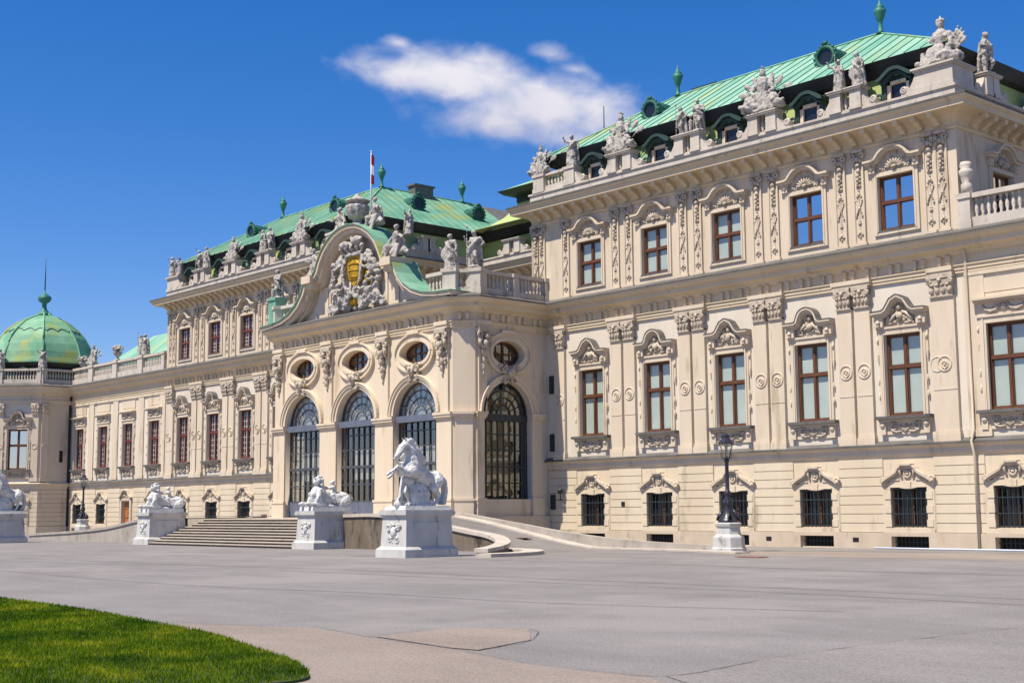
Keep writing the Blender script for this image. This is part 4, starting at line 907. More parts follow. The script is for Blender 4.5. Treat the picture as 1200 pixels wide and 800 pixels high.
def shield(c, z, rx, rz_, y):
    b = MB(); n = 18; pts = [(-rx,z+rz_*.9),(-rx*.4,z+rz_),(rx*.4,z+rz_),(rx,z+rz_*.9),(rx*1.02,z),(rx*.72,z-rz_*.55),(0,z-rz_)]+[(-rx*.72,z-rz_*.55),(-rx*1.02,z)]
    b.prism([(c+x,zz) for x,zz in pts], y+.05, y+.3)
    b.blob((c,y+.12,z+.1),(rx*.9,.2,rz_*.85),None,2)
    for k in range(3): b.tube([(c-rx*.8,y-.04,z+.4-.4*k),(c,y-.1,z+.45-.4*k),(c+rx*.8,y-.04,z+.4-.4*k)],.035,5)
    return b
shield(cx-.02,16.6,.72,.98,-6.8).build('gilded_shield', 'gold', gable)
g_ = MB(); 
for sx,k in ((-.35,1),(.35,.9),(0,.8)): g_.blob((cx+sx,-6.62,14.75+k*.05),(.30,.2,.40)); g_.blob((cx+sx*1.2,-6.7,15.0),.14)
g_.tube([(cx+1.32,-6.62,16.4),(cx+1.3,-6.66,15.9),(cx+1.2,-6.66,15.4)],[.16,.2,.14],6); g_.tube([(cx-1.4,-6.6,16.5),(cx-1.3,-6.65,16.1)],[.14,.12],6); g_.build('gilded_orders', 'gold', gable)
# swan shaped putto is free standing, see statues

# ---- parapet of the two upper blocks
def volute(mb, x, s, z0): mb.prism([(x,z0),(x+s*.74,z0),(x+s*.76,z0+.24),(x+s*.5,z0+.26),(x+s*.28,z0+.34),(x+s*.12,z0+.6),(x,z0+.9)], -.12,.3); mb.torus((x+s*.62,-.08,z0+.27),.13,.08,n=14); mb.tube([(x+s*.62,-.13,z0+.27),(x+s*.62,.3,z0+.27)],.13,8)
ZB = 20.2
pb_ = MB(); pb_.sweep([(-.02,ZB-.15),(.12,ZB-.15),(.12,ZB+.42),(.2,ZB+.46),(.2,ZB+.56),(-.45,ZB+.56),(-.45,ZB-.15)], UP); pb_.build('parapet', 'parapet_stone', palace)
def post_pair(xc, loc=(0,0,0), rz=0, hw=.88):
    b = MB(); z = ZB+.56
    for s in (1,-1): b.box(xc+s*(hw-.62),xc+s*hw,-.22,.42,z,z+.96); b.box(xc+s*(hw-.66),xc+s*(hw+.04),-.26,.46,z,z+.14); volute(b, xc+s*hw, s, z)
    b.box(xc-hw-.08,xc+hw+.08,-.32,.5,z+.96,z+1.04); b.box(xc-hw-.12,xc+hw+.12,-.36,.54,z+1.042,z+1.1); b.box(xc-hw,xc+hw,-.1,.3,z,z+.1)
    for sx in (-.14,.14): b.lathe([(.09,0),(.05,.12),(.11,.35),(.05,.66),(.08,.86)], xc+sx*hw/.95, .08, z+.1, 7)
    return b.build('parapet_pedestal', 'parapet_stone', palace, loc, rz)
for s in (1,-1):
    for c in PAIR: post_pair(s*(c+.05))
    b = MB(); x = s*36.2; z = ZB+.56; b.box(x-.95,x+.95,-.12,1.7,z,z+.95); b.box(x-1.0,x+1.0,-.18,1.75,z,z+.2); b.box(x-1.03,x+1.03,-.2,1.78,z+.95,z+1.03); b.box(x-1.1,x+1.1,-.27,1.85,z+1.032,z+1.12); volute(b,x-s*.95,-s,z); b.build('corner_pedestal', 'parapet_stone', palace)
    for q in (3.2,8.2): post_pair(q*s if s>0 else -q*s*-1, (s*37.1,0 if s>0 else 0,0), s*PI/2, .6)
    a = balustrade('balustrade', [((10.3,12.0) if s>0 else (-12.0,-10.3))], [(s*9.8,.45),(s*12.42,.42)], .1, ZB+.55, h=1.1)
    b = MB(); volute(b, s*12.85, s, ZB+.56); b.build('parapet_volute', 'parapet_stone', palace)
for xc in (-5.5,5.5): post_pair(xc,(0,11.5,0))
for s in (1,-1): post_pair(-s*6.2, (s*9.1 if s<0 else 9.1,0,0), -s*PI/2, .55) if s<0 else None
# ---- roofs of the upper blocks
b = MB(); b.sweep([(-.55,20.1),(-.8,21.2),(-1.0,22.35)], UP, capends=False); b.build('mansard_slope', 'copper_lichen', palace)
b = MB(); b.sweep([(-1.02,22.3),(-.92,22.34),(-.70,22.45),(-.52,22.75),(-.42,22.92),(-.38,22.99),(-1.0,23.0)], UP); b.build('eaves_band', 'roof_dark', palace)  # metal cavetto under the eave; the overhang's shade is put into its dark colour
def slope(mb, sm, a, b_, up, tf, pitch=.86, ls=1.0):
    """roof plane from eave a->b_ rising along vector up; tf(u) = height fraction reached at distance u along the eave"""
    a, b_, up = Vector(a), Vector(b_), Vector(up); L_ = (b_-a).length; t = (b_-a)/L_; n = t.cross(up).normalized(); n = n if n.z > 0 else -n
    us = sorted({0, L_, *[k*pitch for k in range(1,int(L_/pitch)+1)], *[x for x in tf.k if 0<x<L_]})
    for i in range(len(us)-1):
        p, q = us[i], us[i+1]; mb.add([a+t*p, a+t*q, a+t*q+up*tf(q), a+t*p+up*tf(p)], [(0,1,2,3)])
    for k in range(1,int(L_/pitch)+1):
        x = k*pitch
        if x >= L_ or tf(x) < .03: continue
        p = a+t*x; q = p+up*tf(x); w_ = t*.016; h_ = n*.04
        sm.add([p-w_,p+w_,q+w_,q-w_,p-w_+h_,p+w_+h_,q+w_+h_,q-w_+h_], [(4,5,6,7),(0,1,5,4),(1,2,6,5),(2,3,7,6),(3,0,4,7)])
class TF:
    def __init__(s, pts): s.p = pts; s.k = [x for x,_ in pts]
    def __call__(s, x):
        return float(np.interp(x, [q[0] for q in s.p], [q[1] for q in s.p]))
RZ, RY, RX0, RX1 = 26.8, 6.5, 15.2, 29.4
ROOFS = []
for s in (1,-1):
    X = lambda x: s*x
    r_ = MB(); se = MB(); x0,x1,y0,y1,z0 = 9.5,36.72,.38,12.6,23.0
    slope(r_,se,(X(x0),y0,z0),(X(x1),y0,z0),(0,RY-y0,RZ-z0), TF([(0,0),(RX0-x0,1),(RX1-x0,1),(x1-x0,0)]))
    # hip: move ridge end onto the plane with true corner lines
    hp = MB(); hp.add([(X(x1),y0,z0),(X(x1),y1,z0),(X(RX1),RY,RZ)],[(0,1,2)]); r_.add(hp.v,hp.f)
    r_.add([(X(x1),y1,z0),(X(RX0+5),y1,z0),(X(RX0),RY,RZ),(X(RX1),RY,RZ)],[(0,1,2,3)])
    ys = 16.5 if s<0 else 18
    r_.add([(X(x0),y0,z0),(X(RX0),RY,RZ),(X(RX0),ys,RZ),(X(x0),ys,z0)],[(0,1,2,3)])
    k = .86
    up = Vector((X(RX0-x0),0,RZ-z0)); nn = Vector((-X(1)*(RZ-z0),0,RX0-x0)).normalized()
    for i in range(1,int((ys-y0)/k)):
        y = y0+i*k; f_ = min(1,(y-y0)/(RY-y0)); p = Vector((X(x0),y,z0)); q = p+up*f_; w_ = Vector((0,.016,0)); h_ = nn*.04
        se.add([p-w_,p+w_,q+w_,q-w_,p-w_+h_,p+w_+h_,q+w_+h_,q-w_+h_],[(4,5,6,7),(0,1,5,4),(1,2,6,5),(2,3,7,6),(3,0,4,7)])
    r_.second(se, 'copper_seam'); roof = r_.build('roof', 'copper_patina' if s<0 else 'copper_mint', palace); ROOFS.append(roof)
    sl = MB(); sl.add([(X(x0),ys,z0),(X(RX0),ys,RZ),(X(RX0),32,RZ),(X(x0),32,z0)],[(0,1,2,3)]); sl.build('slate_slope', 'slate', roof)
    rd = MB(); rd.tube([(X(RX0),ys,RZ+.03),(X(RX0),RY,RZ+.03),(X(RX1),RY,RZ+.03)],.07,6,False); rd.tube([(X(x0),y0,z0+.03),(X(RX0),RY,RZ+.03)],.06,6,False); rd.tube([(X(x1),y0,z0+.03),(X(RX1),RY,RZ+.03)],.06,6,False); rd.build('ridge_cap', 'copper_patina', roof)
    for x,y in ((RX0,RY),(RX1,RY))+(((RX0,14.6),) if s<0 else ()):
        v = MB(); v.lathe([(.26,0),(.14,.12),(.1,.5),(.12,.62),(.16,.7),(.30,1.12),(.33,1.3),(.2,1.37),(.24,1.43),(.15,1.55),(.07,1.68),(.02,1.95)],0,0,0,12); v.build('copper_vase', 'copper_finial', roof, (X(x),y,RZ))
    # dormers behind the parapet
    for i,c in enumerate(AX):
        x = X(c)+.05; D_ = MB()
        for q in (1,-1): D_.box(x+q*.62,x+q*.86,.42,1.0,20.75,22.0); D_.box(x+q*.6,x+q*1.0,.36,1.0,21.9,22.06); D_.scroll((x+q*1.0,21.15),.26,y=.45,th=.09,mirror=q)
        pts = [(-.98,21.98),(-.8,22.04),(-.56,22.22),(-.28,22.40),(0,22.44)]; pts = pts+[(-a,e) for a,e in pts[::-1][1:]]
        D_.band([(x+a,e) for a,e in pts],.16,.1,1.2); D_.band([(x+a*.85,e-.2) for a,e in pts],.12,.25,1.0); D_.box(x-.62,x+.62,.55,.7,21.85,22.2); D_.blob((x,.42,22.12),(.3,.12,.14))
        dm = D_.build('dormer', 'copper_dark', roof)
    for i,c in enumerate(AX):
        x = X(c)+.05; w_ = MB(); 
        for q in (1,-1): w_.box(x+q*.42,x+q*.61,.5,.62,20.75,21.85)
        w_.box(x-.61,x+.61,.5,.62,21.68,21.85); w_.build('dormer_surround', 'stucco_trim', roof)
        w_ = MB(); w_.quad((x-.44,.63,20.75),(x+.44,.63,20.75),(x+.44,.63,21.7),(x-.44,.63,21.7)); w_.build('dormer_pane', 'pane_dark', roof)
    def eye(x,y,z,rz):
        e = MB(); e.torus((0,-.1,0),.66,.13,n=20); e.prism(arc(0,0,.74,.74,0,345,22),.0,1.6)
        for k in range(16): a = 2*PI*k/16; e.blob((.80*cos(a),-.1,.80*sin(a)),(.15,.1,.13))
        e.blob((0,-.12,.92),(.28,.12,.18)); e.scroll((-.6,-.78),.25,y=-.05,th=.07); e.scroll((.6,-.78),.25,y=-.05,th=.07,mirror=-1,start=PI); e.prism([(-1.0,-1.0),(1.0,-1.0),(.6,-.6),(-.6,-.6)],-.02,.3)
        o = e.scale(.80).build('oval_dormer', 'copper_oval', roof, (x,y,z-.2), rz); q = MB(); q.prism(arc(0,0,.49,.49,0,345,22),-.06,-.004); q.build('dark_opening', 'pane_dark', o)
    eye(X(16.2),2.9,25.15,0); eye(X(28.4),2.9,25.15,0)
    if s<0: eye(-12.0,7.6,25.35,PI/2); eye(-12.0,13.6,25.35,PI/2)
    ch = MB(); 
    if s>0: ch.box(16.0,17.7,7.0,7.9,26.0,27.05); ch.box(15.9,17.8,6.9,8.0,27.05,27.15)
    else: ch.box(-15.6,-14.7,9.4,11.2,26.3,27.35); ch.box(-15.72,-14.58,9.28,11.32,27.35,27.48); 
    ch.build('chimney', 'roof_dark' if s>0 else 'slate', roof)
# great hall roof in the recess
b = MB(); prof = [(-.6,22.95),(.6,23.5),(1.4,24.2),(2.0,25.1),(2.2,25.6)]
hx,hy0,hy1 = 9.0,11.2,26
P0 = [(-hx,hy0),(hx,hy0)]
rings = []
for o_,z in [(-.6,22.95),(.5,23.35),(1.3,23.95),(1.9,24.7),(2.2,25.3)]: rings.append([(-hx+o_,hy0+o_,z),(hx-o_,hy0+o_,z),(hx-o_,hy1,z),(-hx+o_,hy1,z)])
for i in range(len(rings)-1):
    for k in (0,1,3): b.add([rings[i][k],rings[i][(k+1)%4],rings[i+1][(k+1)%4],rings[i+1][k]],[(0,1,2,3)])
hall = b.build('hall_roof', 'copper_lichen', palace)
b = MB(); b.box(-hx+2.0,hx-2.0,hy0+2.0,hy1,25.1,25.6); b.tbox(0,(hy0+hy1)/2+.7,25.6,25.9,hx-1.6,7.0,hx-1.2,7.4); b.build('hall_eaves', 'roof_dark', hall)
b = MB(); a_=hx-1.15; b.add([(-a_,hy0+.8,25.91),(a_,hy0+.8,25.91),(a_-3,hy0+4,27.4),(-a_+3,hy0+4,27.4),(a_,hy1,25.91),(a_-3,hy1,27.4),(-a_,hy1,25.91),(-a_+3,hy1,27.4)],[(0,1,2,3),(1,4,5,2),(0,3,7,6),(3,2,5,7)]); b.build('hall_upper_roof', 'copper_patina', hall)
b = MB(); b.lathe([(.5,0),(.3,.4),(.12,.5),(.16,.7),(.06,.9),(.03,3.4)],2.2,13.4,27.2,8); b.build('spire', 'copper_dark', hall)


for o in bpy.data.objects:
    if o.type == 'MESH' and not o.data.materials: o.data.materials.append(MATS['copper_seam'])

# ---- domed corner tower at the far left
TC = (-61.0,-1.0); TI = 5.05; TW = TI*2*math.tan(R(22.5))
def face_at(phi, inr=TI): return ((TC[0]+inr*cos(phi), TC[1]+inr*sin(phi), 0), phi+PI/2)
octo = lambda inr: [(TC[0]+inr/cos(R(22.5))*cos(R(22.5+45*k)), TC[1]+inr/cos(R(22.5))*sin(R(22.5+45*k))) for k in range(8)]
for k in range(8):
    phi = R(-45*k); at = face_at(phi); win = k in (1,2,3); hw = TW/2
    b = MB(); wall_cells(b,-hw,hw,0,4.3,[GH(0)]*win,0,.4); 
    z = .8
    while z < 4.05:
        for x0,x1 in (((-hw,-1.4),(1.4,hw)) if win else ((-hw,hw),)): b.box(x0,x1,-.055,0,z,min(z+.385,4.16))
        z += .42
    b.box(-hw,hw,-.12,0,0,.72); b.build('tower_ground_wall', 'stucco_pavilion' if k == 0 else 'stucco_ground', palace, *at)
    b = MB(); wall_cells(b,-hw,hw,4.3,13.3,[(-.95,.95,6.02,9.77)]*win,0,.4)
    if not win: b.box(-.2,.2,-.06,0,6.6,7.9)
    b.build('tower_wall', 'stucco_field' if win else 'stucco_trim', palace, *at)
    b = MB()
    if k == 0: b.box(-.16,.16,-.075,-.062,6.7,7.8); b.build('slit_window', 'dark_interior', palace, *at)
    if win:
        put('mt',0,0,0); o = palace.children[-1]; o.location = (at[0][0],at[0][1],6.02); o.rotation_euler.z = at[1]
        put('gw',at[0][0],at[0][1],.98,at[1])
    for sx in (-1,1):
        b = MB(); x = sx*(hw-.42); b.box(x-.32,x+.32,-.15,0,5.2,11.3); b.box(x-.4,x+.4,-.22,0,4.88,5.2); m = capital_bm(.64,11.22,rng); m.shift(x,0); b.add(m.v,m.f,True); m = MB(); m.torus((x,-.16,8.18),.24,.035); b.add(m.v,m.f,True); b.build('pilaster', 'stucco_trim', palace, *at)
for nm,prof,mt in (('string_course',[(0,4.16),(.08,4.2),(.13,4.48),(.24,4.58),(.30,4.70),(.02,4.86)],'stucco_trim'),
    ('main_cornice',[(0,12.12),(.14,12.14),(.14,12.42),(.20,12.5),(.06,12.54),(.06,12.94),(.16,12.98),(.24,13.12),(.50,13.22),(.55,13.47),(.80,13.66),(.83,13.76),(0,13.8)],'stucco_trim'),
    ('cornice_flashing',[(.832,13.765),(.865,13.77),(.865,13.84),(-.02,14.16),(-.02,13.9)],'lead_flashing')):
    b = MB(); b.sweep(prof, octo(TI), closed=True); b.build('tower_'+nm, mt, palace)
for k in range(8):
    at = face_at(R(-45*k), TI-.05); hw = TW/2
    balustrade('tower_balustrade', [(-hw+.45,hw-.45)], [(-hw+.12,.3),(hw-.12,.3)], .1, 14.05, loc=at[0], rz=at[1], h=1.45)
b = MB(); b.lathe([(4.2,13.9),(4.2,15.0),(4.12,15.4)],0,0,0,8,False); b.rotz(R(22.5)).shift(*TC); b.build('drum', 'copper_lichen', palace)
b = MB(); b.lathe([(4.2,15.2),(4.35,15.5),(4.75,15.95),(4.98,16.22),(4.0,16.3)],0,0,0,8,False); b.rotz(R(22.5)).shift(*TC); b.build('drum_eaves', 'roof_dark', palace)
for k in (1,2,3): 
    at = face_at(R(-45*k+22.5-22.5), 4.05); b = MB(); b.box(-.75,-.5,-.3,.3,14.0,15.4); b.box(.5,.75,-.3,.3,14.0,15.4); b.band([(-1.1,15.4),(-.6,15.5),(0,15.8),(.6,15.5),(1.1,15.4)],.16,-.5,.4); b.box(-.5,.5,.0,.1,14.0,15.4); b.build('dormer', 'copper_dark', palace, *at)
DZ = -1.4
DP = [(5.02,17.60),(5.0,17.74),(4.86,18.15),(4.72,18.7),(4.42,19.5),(3.95,20.35),(3.3,21.15),(2.45,21.85),(1.5,22.35),(.75,22.62),(.55,22.85)]
DP = [(q,z+DZ) for q,z in DP]
b = MB(); b.lathe(DP,0,0,0,8,False); b.rotz(R(22.5)).shift(*TC); dome = b.build('dome', 'copper_dome', palace)
b = MB()
for k in range(8):
    a = R(22.5+45*k); b.tube([(TC[0]+(r_+.02)*cos(a),TC[1]+(r_+.02)*sin(a),z) for r_,z in DP],.10,5)
b.build('dome_ribs', 'copper_dome', dome)
b = MB(); pts = []
for i in range(161):
    a = 2*PI*i/160; f_ = cos(R(22.5))/cos(((a-R(0)) % R(45))-R(22.5)) if 0 else cos(R(22.5))/cos((a+R(22.5)) % R(45) - R(22.5))
    z = 20.75+DZ+.28*abs(sin(a*10)); r_ = np.interp(z,[q[1] for q in DP],[q[0] for q in DP])*f_+.03; pts.append((TC[0]+r_*cos(a),TC[1]+r_*sin(a),z))
b.tube(pts,.035,4); b.build('scalloped_seam', 'copper_dark', dome)
b = MB(); b.lathe([(.75,22.6),(.6,22.9),(.3,23.2),(.2,23.5),(.24,23.9),(.5,24.05),(.66,24.3),(.6,24.55),(.35,24.75),(.12,24.9),(.05,25.2)],*TC,DZ,12); b.build('finial', 'copper_finial', dome)
b = MB(); b.lathe([(.06,25.1),(.05,26.5),(.02,28.4)],*TC,DZ,6); b.build('lightning_rod', 'roof_dark', dome)
b = MB(); b.add([(-57,1.6,15.0),(-37.2,1.6,15.0),(-37.2,6.5,19.0),(-52.5,6.5,19.0),(-57,11,15.0),(-37.2,11,15.0)],[(0,1,2,3),(0,3,4),(3,2,5,4)]); b.build('roof', 'copper_mint', palace)
# balustrades of the low wings
for s in (1,-1):
    x0 = 37.35; segs = []; posts = []
    for a,e in ((37.75,41.2),(42.2,46.2),(47.2,51.2),(52.2,55.8)): segs.append((s*a,s*e) if s>0 else (-e,-a))
    for c in (41.7,46.7,51.7): posts.append((s*c,.45))
    posts.append((s*37.45,.28)); balustrade('balustrade', segs, posts, .05, 14.05, h=1.55)
b = MB(); b.lathe([(.34,0),(.34,.5),(.24,.6),(.36,.9),(.44,1.1),(.44,1.25),(.30,1.35),(.38,1.5),(.30,1.7)],37.5,-.02,15.62,12); b.scale(1); b.v = [(37.5+(x-37.5)*.72,-.02+(y+.02)*.72,15.62+(z-15.62)*.85) for x,y,z in b.v]; b.build('turned_bollard', 'parapet_stone', palace)

# ------------------------------------------------------------------ statues: continuous carved figures
def figure(seed, robed=True, attr=None):
    rg = random.Random(seed); m = MB(); lean = rg.choice((-1,1)); tw = rg.uniform(-.25,.25)
    m.blob((0,0,.05),(.42,.36,.1)); hip = Vector((lean*.07,0,.98)); ch = Vector((-lean*.03,.02,1.38)); nk = Vector((-lean*.02,0,1.58)); hd = Vector((lean*.03+tw*.1,-.05,1.76))
    m.chain([hip,hip*.5+ch*.5+Vector((lean*.02,0,0)),ch],[.19,.165,.21]); m.cap(ch,nk,.15,.075); m.cap(nk,hd,.075,.08); m.blob(hd,(.115,.135,.155)); m.blob(hd+Vector((0,.05,.05)),(.14,.13,.13)); m.blob(hd+Vector((tw*.1,-.13,-.02)),(.028,.04,.04)); m.blob(hd+Vector((0,.12,-.08)),(.1,.08,.13))
    sh = [ch+Vector((sx*.23,0,.12)) for sx in (-1,1)]
    for sx,p in zip((-1,1),sh): m.blob(p,.1)
    kn = [Vector((-lean*.12,-.22,.55)),Vector((lean*.10,-.02,.52))]; an = [Vector((-lean*.16,.02,.12)),Vector((lean*.10,0,.1))]
    for k in (0,1):
        h0 = hip+Vector(((-lean if k==0 else lean)*.1,0,-.05)); m.chain([h0,kn[k],an[k]],[.135,.095,.06]); m.cap(an[k],an[k]+Vector((0,-.16,-.03)),.06,.045)
    for sx,p in zip((-1,1),sh):
        mode = rg.choice(('up','hip','down','across')) if attr != 'arms' else 'up'
        if mode == 'up': e = p+Vector((sx*.22,-.1,.02)); h_ = e+Vector((sx*.06,-.12,.26))
        elif mode == 'hip': e = p+Vector((sx*.2,.06,-.26)); h_ = hip+Vector((sx*.2,-.06,.05))
        elif mode == 'across': e = p+Vector((sx*.12,-.08,-.28)); h_ = ch+Vector((-sx*.03,-.24,-.1))
        else: e = p+Vector((sx*.12,0,-.3)); h_ = e+Vector((sx*.05,-.1,-.24))
        m.chain([p,e,h_],[.085,.065,.05]); m.blob(h_,.07)
        if attr == 'staff' and sx == lean: m.cap((h_.x,h_.y-.04,.1),(h_.x,h_.y-.04,2.1),.03,.03); m.blob((h_.x,h_.y-.04,2.1),.07)
        if attr == 'shield' and sx == lean: m.blob((h_.x+sx*.05,h_.y-.05,h_.z-.2),(.3,.07,.42))
        if attr == 'child' and sx == lean: m.blob((sx*.42,-.12,.5),(.15,.14,.28)); m.blob((sx*.42,-.14,.9),.12); m.cap((sx*.42,-.12,.35),(sx*.45,-.15,.08),.1,.07)
    if robed:
        for k in range(12):
            a = 2*PI*k/12+rg.uniform(-.15,.15); rr = rg.uniform(.26,.34); m.cap((hip.x+.16*cos(a),.13*sin(a),1.02),(rr*cos(a)*.95,rr*.8*sin(a),rg.uniform(.06,.2)),.085,rg.uniform(.05,.08))
    for k in range(5):                                          # cloak down the back
        x = -.24+.12*k; m.cap((x,.14,1.42-.04*abs(k-2)),(x*1.2+rg.uniform(-.05,.05),.24,rg.uniform(.1,.35)),.075,.09)
    a0 = rg.choice((-1,1)); m.chain([(a0*.22,-.1,1.45),(0,-.2,1.18),(-a0*.22,-.12,.98),(-a0*.3,.02,.6)],[.07,.085,.1,.07])
    if not robed: m.cap((lean*.02,.22,.05),(lean*.05,.18,.95),.14,.1)
    return remesh(m, 'statue', .042, 0, .03, 13)
def trophy(seed):
    rg = random.Random(seed); m = MB(); m.blob((0,0,.08),(.85,.4,.14)); m.chain([(0,0,.4),(0,0,.9),(0,0,1.25)],[.32,.27,.3]); m.cap((0,0,1.3),(0,-.02,1.52),.12,.1); m.blob((0,-.03,1.68),(.16,.18,.2)); m.blob((0,.0,1.9),(.05,.18,.1))
    for sx in (-1,1):
        m.cap((sx*.3,0,1.25),(sx*.5,-.1,.9),.11,.08); m.cap((sx*.5,-.1,.9),(sx*.3,-.28,.75),.08,.06)
        for k in range(3):
            a = .35+.35*k+rg.uniform(-.1,.1); top = (sx*sin(a)*1.35,.12+.06*k,.45+1.35*cos(a)); m.cap((sx*.15,.12,.45),top,.035,.03)
            t = Vector(top); q = Vector((sx*.22,.1,.6)); m.blob(t*.72+q*.28,(.16,.06,.30),Matrix.Rotation(sx*a,3,'Y')); m.blob(t*.88+q*.12+Vector((0,0,-.1)),(.12,.06,.2),Matrix.Rotation(sx*a,3,'Y'))
        m.blob((sx*.52,-.24,.42),(.27,.09,.36),Matrix.Rotation(sx*.3,3,'Y'),2); m.blob((sx*.52,-.32,.42),.09); m.cap((sx*.2,-.2,.2),(sx*.95,-.28,.34),.1,.09); m.blob((sx*.82,-.1,.2),(.2,.2,.18))
    for k in range(8): m.blob((rg.uniform(-.7,.7),-.25,rg.uniform(.1,.35)),(rg.uniform(.08,.16),.12,rg.uniform(.08,.14)))
    for k in range(6): x = -.25+.1*k; m.cap((x*.9,-.2,.75),(x*1.4,-.26,.25),.07,.06)
    return remesh(m, 'trophy_group', .045, 0, .035, 12)
def seated(seed, s=1):
    rg = random.Random(seed); m = MB(); m.blob((0,.05,.2),(.5,.36,.26)); m.chain([(0,.05,.5),(-.04*s,.02,.8),(-.08*s,0,1.02)],[.22,.18,.21]); m.cap((-.08*s,0,1.08),(-.1*s,-.03,1.25),.1,.075); m.blob((-.1*s,-.06,1.4),(.115,.135,.15)); m.blob((-.1*s,0,1.45),(.13,.12,.12))
    m.chain([(.1*s,-.02,.45),(.48*s,-.2,.45),(.62*s,-.25,.02),(.68*s,-.3,-.35)],[.15,.12,.09,.06]); m.chain([(-.08*s,-.05,.42),(.25*s,-.34,.48),(.3*s,-.36,.0),(.36*s,-.4,-.2)],[.15,.12,.085,.06])
    m.chain([(-.3*s,0,1.0),(-.55*s,-.08,.85),(-.8*s,-.18,.92)],[.09,.07,.055]); m.chain([(.14*s,0,1.0),(.36*s,-.08,.75),(.3*s,-.22,.55)],[.09,.07,.055])
    for k in range(9): a = rg.uniform(0,PI); m.cap((.3*cos(a)*s,-.1,.5),((.42*cos(a)+.15)*s,-.3,rg.uniform(-.25,.15)),.085,.07)
    for k in range(5): m.cap((-.3*s+.1*k*s,.16,.98),(-.5*s+.2*k*s,.28,.1),.08,.1)
    m.cap((-.5*s,.1,.3),(-.85*s,-.02,.12),.16,.1)
    return remesh(m, 'seated_statue', .042, 0, .03, 13)
def urn_flowers(seed):
    rg = random.Random(seed); m = MB(); m.lathe([(.3,0),(.3,.12),(.12,.25),(.1,.35),(.3,.5),(.42,.75),(.4,.85),(.28,.9)],0,0,0,12)
    for _ in range(38): a = rg.uniform(0,2*PI); rr = rg.uniform(.1,.55); m.blob((rr*cos(a),rr*sin(a)*.8,1.0+rg.uniform(0,.5)*(1-rr)),rg.uniform(.09,.15))
    return remesh(m, 'stone_urn', .04, 0, .02, 9)
def great_vase():
    m = MB(); m.lathe([(.5,0),(.5,.12),(.3,.25),(.25,.4),(.55,.65),(.72,1.05),(.74,1.3),(.55,1.42),(.6,1.5),(.78,1.56),(.78,1.68),(.4,1.78),(.2,1.95),(.12,2.1)],0,0,0,16)
    for k in range(10): a = 2*PI*k/10; m.blob((.68*cos(a),.68*sin(a),1.2),(.14,.14,.16)); m.cap((.5*cos(a),.5*sin(a),.55),(.7*cos(a),.7*sin(a),1.0),.07,.07)
    return remesh(m, 'great_vase', .055, 1, .01, 9)
def helmeted(seed):
    """corner group: a bust-like armoured figure with a tall plumed helmet among arms"""
    m = MB(); m.blob((0,0,.1),(1.0,.9,.2)); m.chain([(0,0,.4),(0,0,.95),(0,0,1.3)],[.45,.36,.42]); m.cap((0,0,1.35),(0,0,1.75),.2,.14); m.blob((0,-.03,1.92),(.19,.21,.22)); m.blob((0,0,2.1),(.24,.24,.08)); m.cap((0,0,2.1),(0,0,2.28),.1,.05)
    rg = random.Random(seed)
    for sx in (-1,1):
        m.blob((sx*.45,0,1.35),(.2,.22,.2)); m.cap((sx*.5,0,1.3),(sx*.62,-.1,.8),.14,.1); m.blob((sx*.85,0,.3),(.26,.4,.3)); m.cap((sx*.7,-.3,.15),(sx*.7,-.35,.6),.16,.14); m.blob((sx*.72,-.37,.74),.13)
        for k in range(4): a = .5+.22*k; m.cap((sx*.4,.15,.5),(sx*(.4+1.0*sin(a)),.1,.5+1.25*cos(a)),.06,.05); m.blob((sx*(.4+.8*sin(a)),.1,.5+1.0*cos(a)),(.14,.07,.2),Matrix.Rotation(sx*a,3,'Y'))
    for k in range(14): m.blob((rg.uniform(-.9,.9),rg.uniform(-.6,-.3),rg.uniform(.15,.5)),rg.uniform(.1,.2))
    for k in range(7): x = -.36+.12*k; m.cap((x,-.36,.85),(x*1.5,-.5,.3),.09,.08)
    return remesh(m, 'armour_group', .05, 0, .035, 11)
SM = dict(a=figure(1,True), b=figure(2,False,'staff'), c=figure(3,True,'shield'), d=figure(4,False,'child'), e=figure(5,True,'staff'), t1=trophy(11), t2=trophy(12), s1=seated(21,1), s2=seated(22,-1), u=urn_flowers(31), v=great_vase(), h=helmeted(41))
PZ = ZB+.56+1.1
NAME = dict(a='robed_statue', b='male_statue', c='robed_statue', d='male_statue', e='robed_statue', t1='trophy_statue', t2='trophy_statue', s1='seated_statue', s2='seated_statue', u='stone_urn', v='stone_vase', h='armour_statue')
CAT = dict(u='urn', v='vase')
def statue(k, x, y, z, label, rz=0, sc=1.0, group='stone statues along the rooflines', m='statue_stone'):
    o = link(NAME[k], SM[k], m, None, (x,y,z), rz); o.scale = (sc,)*3; return tag(o, label, CAT.get(k,'statue'), group)
# right upper block
statue('t2', 9.8,.05,PZ-.02,'pale trophy of arms on the left end post of the right block parapet',0,.95)
statue('a', 12.45,.1,PZ,'robed statue standing alone on the right block parapet left of the first dormer',.3,1.02)
statue('t1', 16.5,.05,PZ,'banner and shield trophy between first and second dormers of the right block',0,1.2)
statue('b', 20.95,.05,PZ,'left figure of the statue pair right of the second dormer on the right block',-.2,.86)
statue('d', 22.15,.05,PZ,'right figure of the statue pair left of the third dormer on the right block',.4,.94)
statue('t2', 26.5,.05,PZ,'spiky group of weapons and flags between third and fourth dormers of the right block',.2,1.25)
statue('e', 31.0,.05,PZ,'left figure of the statue pair below the larger oval roof window on the right block',.2,.86)
statue('c', 32.1,.05,PZ,'right statue of the pair beside the last dormer of the right block',-.3,.92)
statue('h', 36.2,.7,PZ+.02,'tall helmeted armour group crowning the front right corner of the palace roof',-.25,1.08)
statue('d', 37.05,3.2,PZ,'statue on the right return parapet just behind the helmeted corner group',PI/2,1.1)
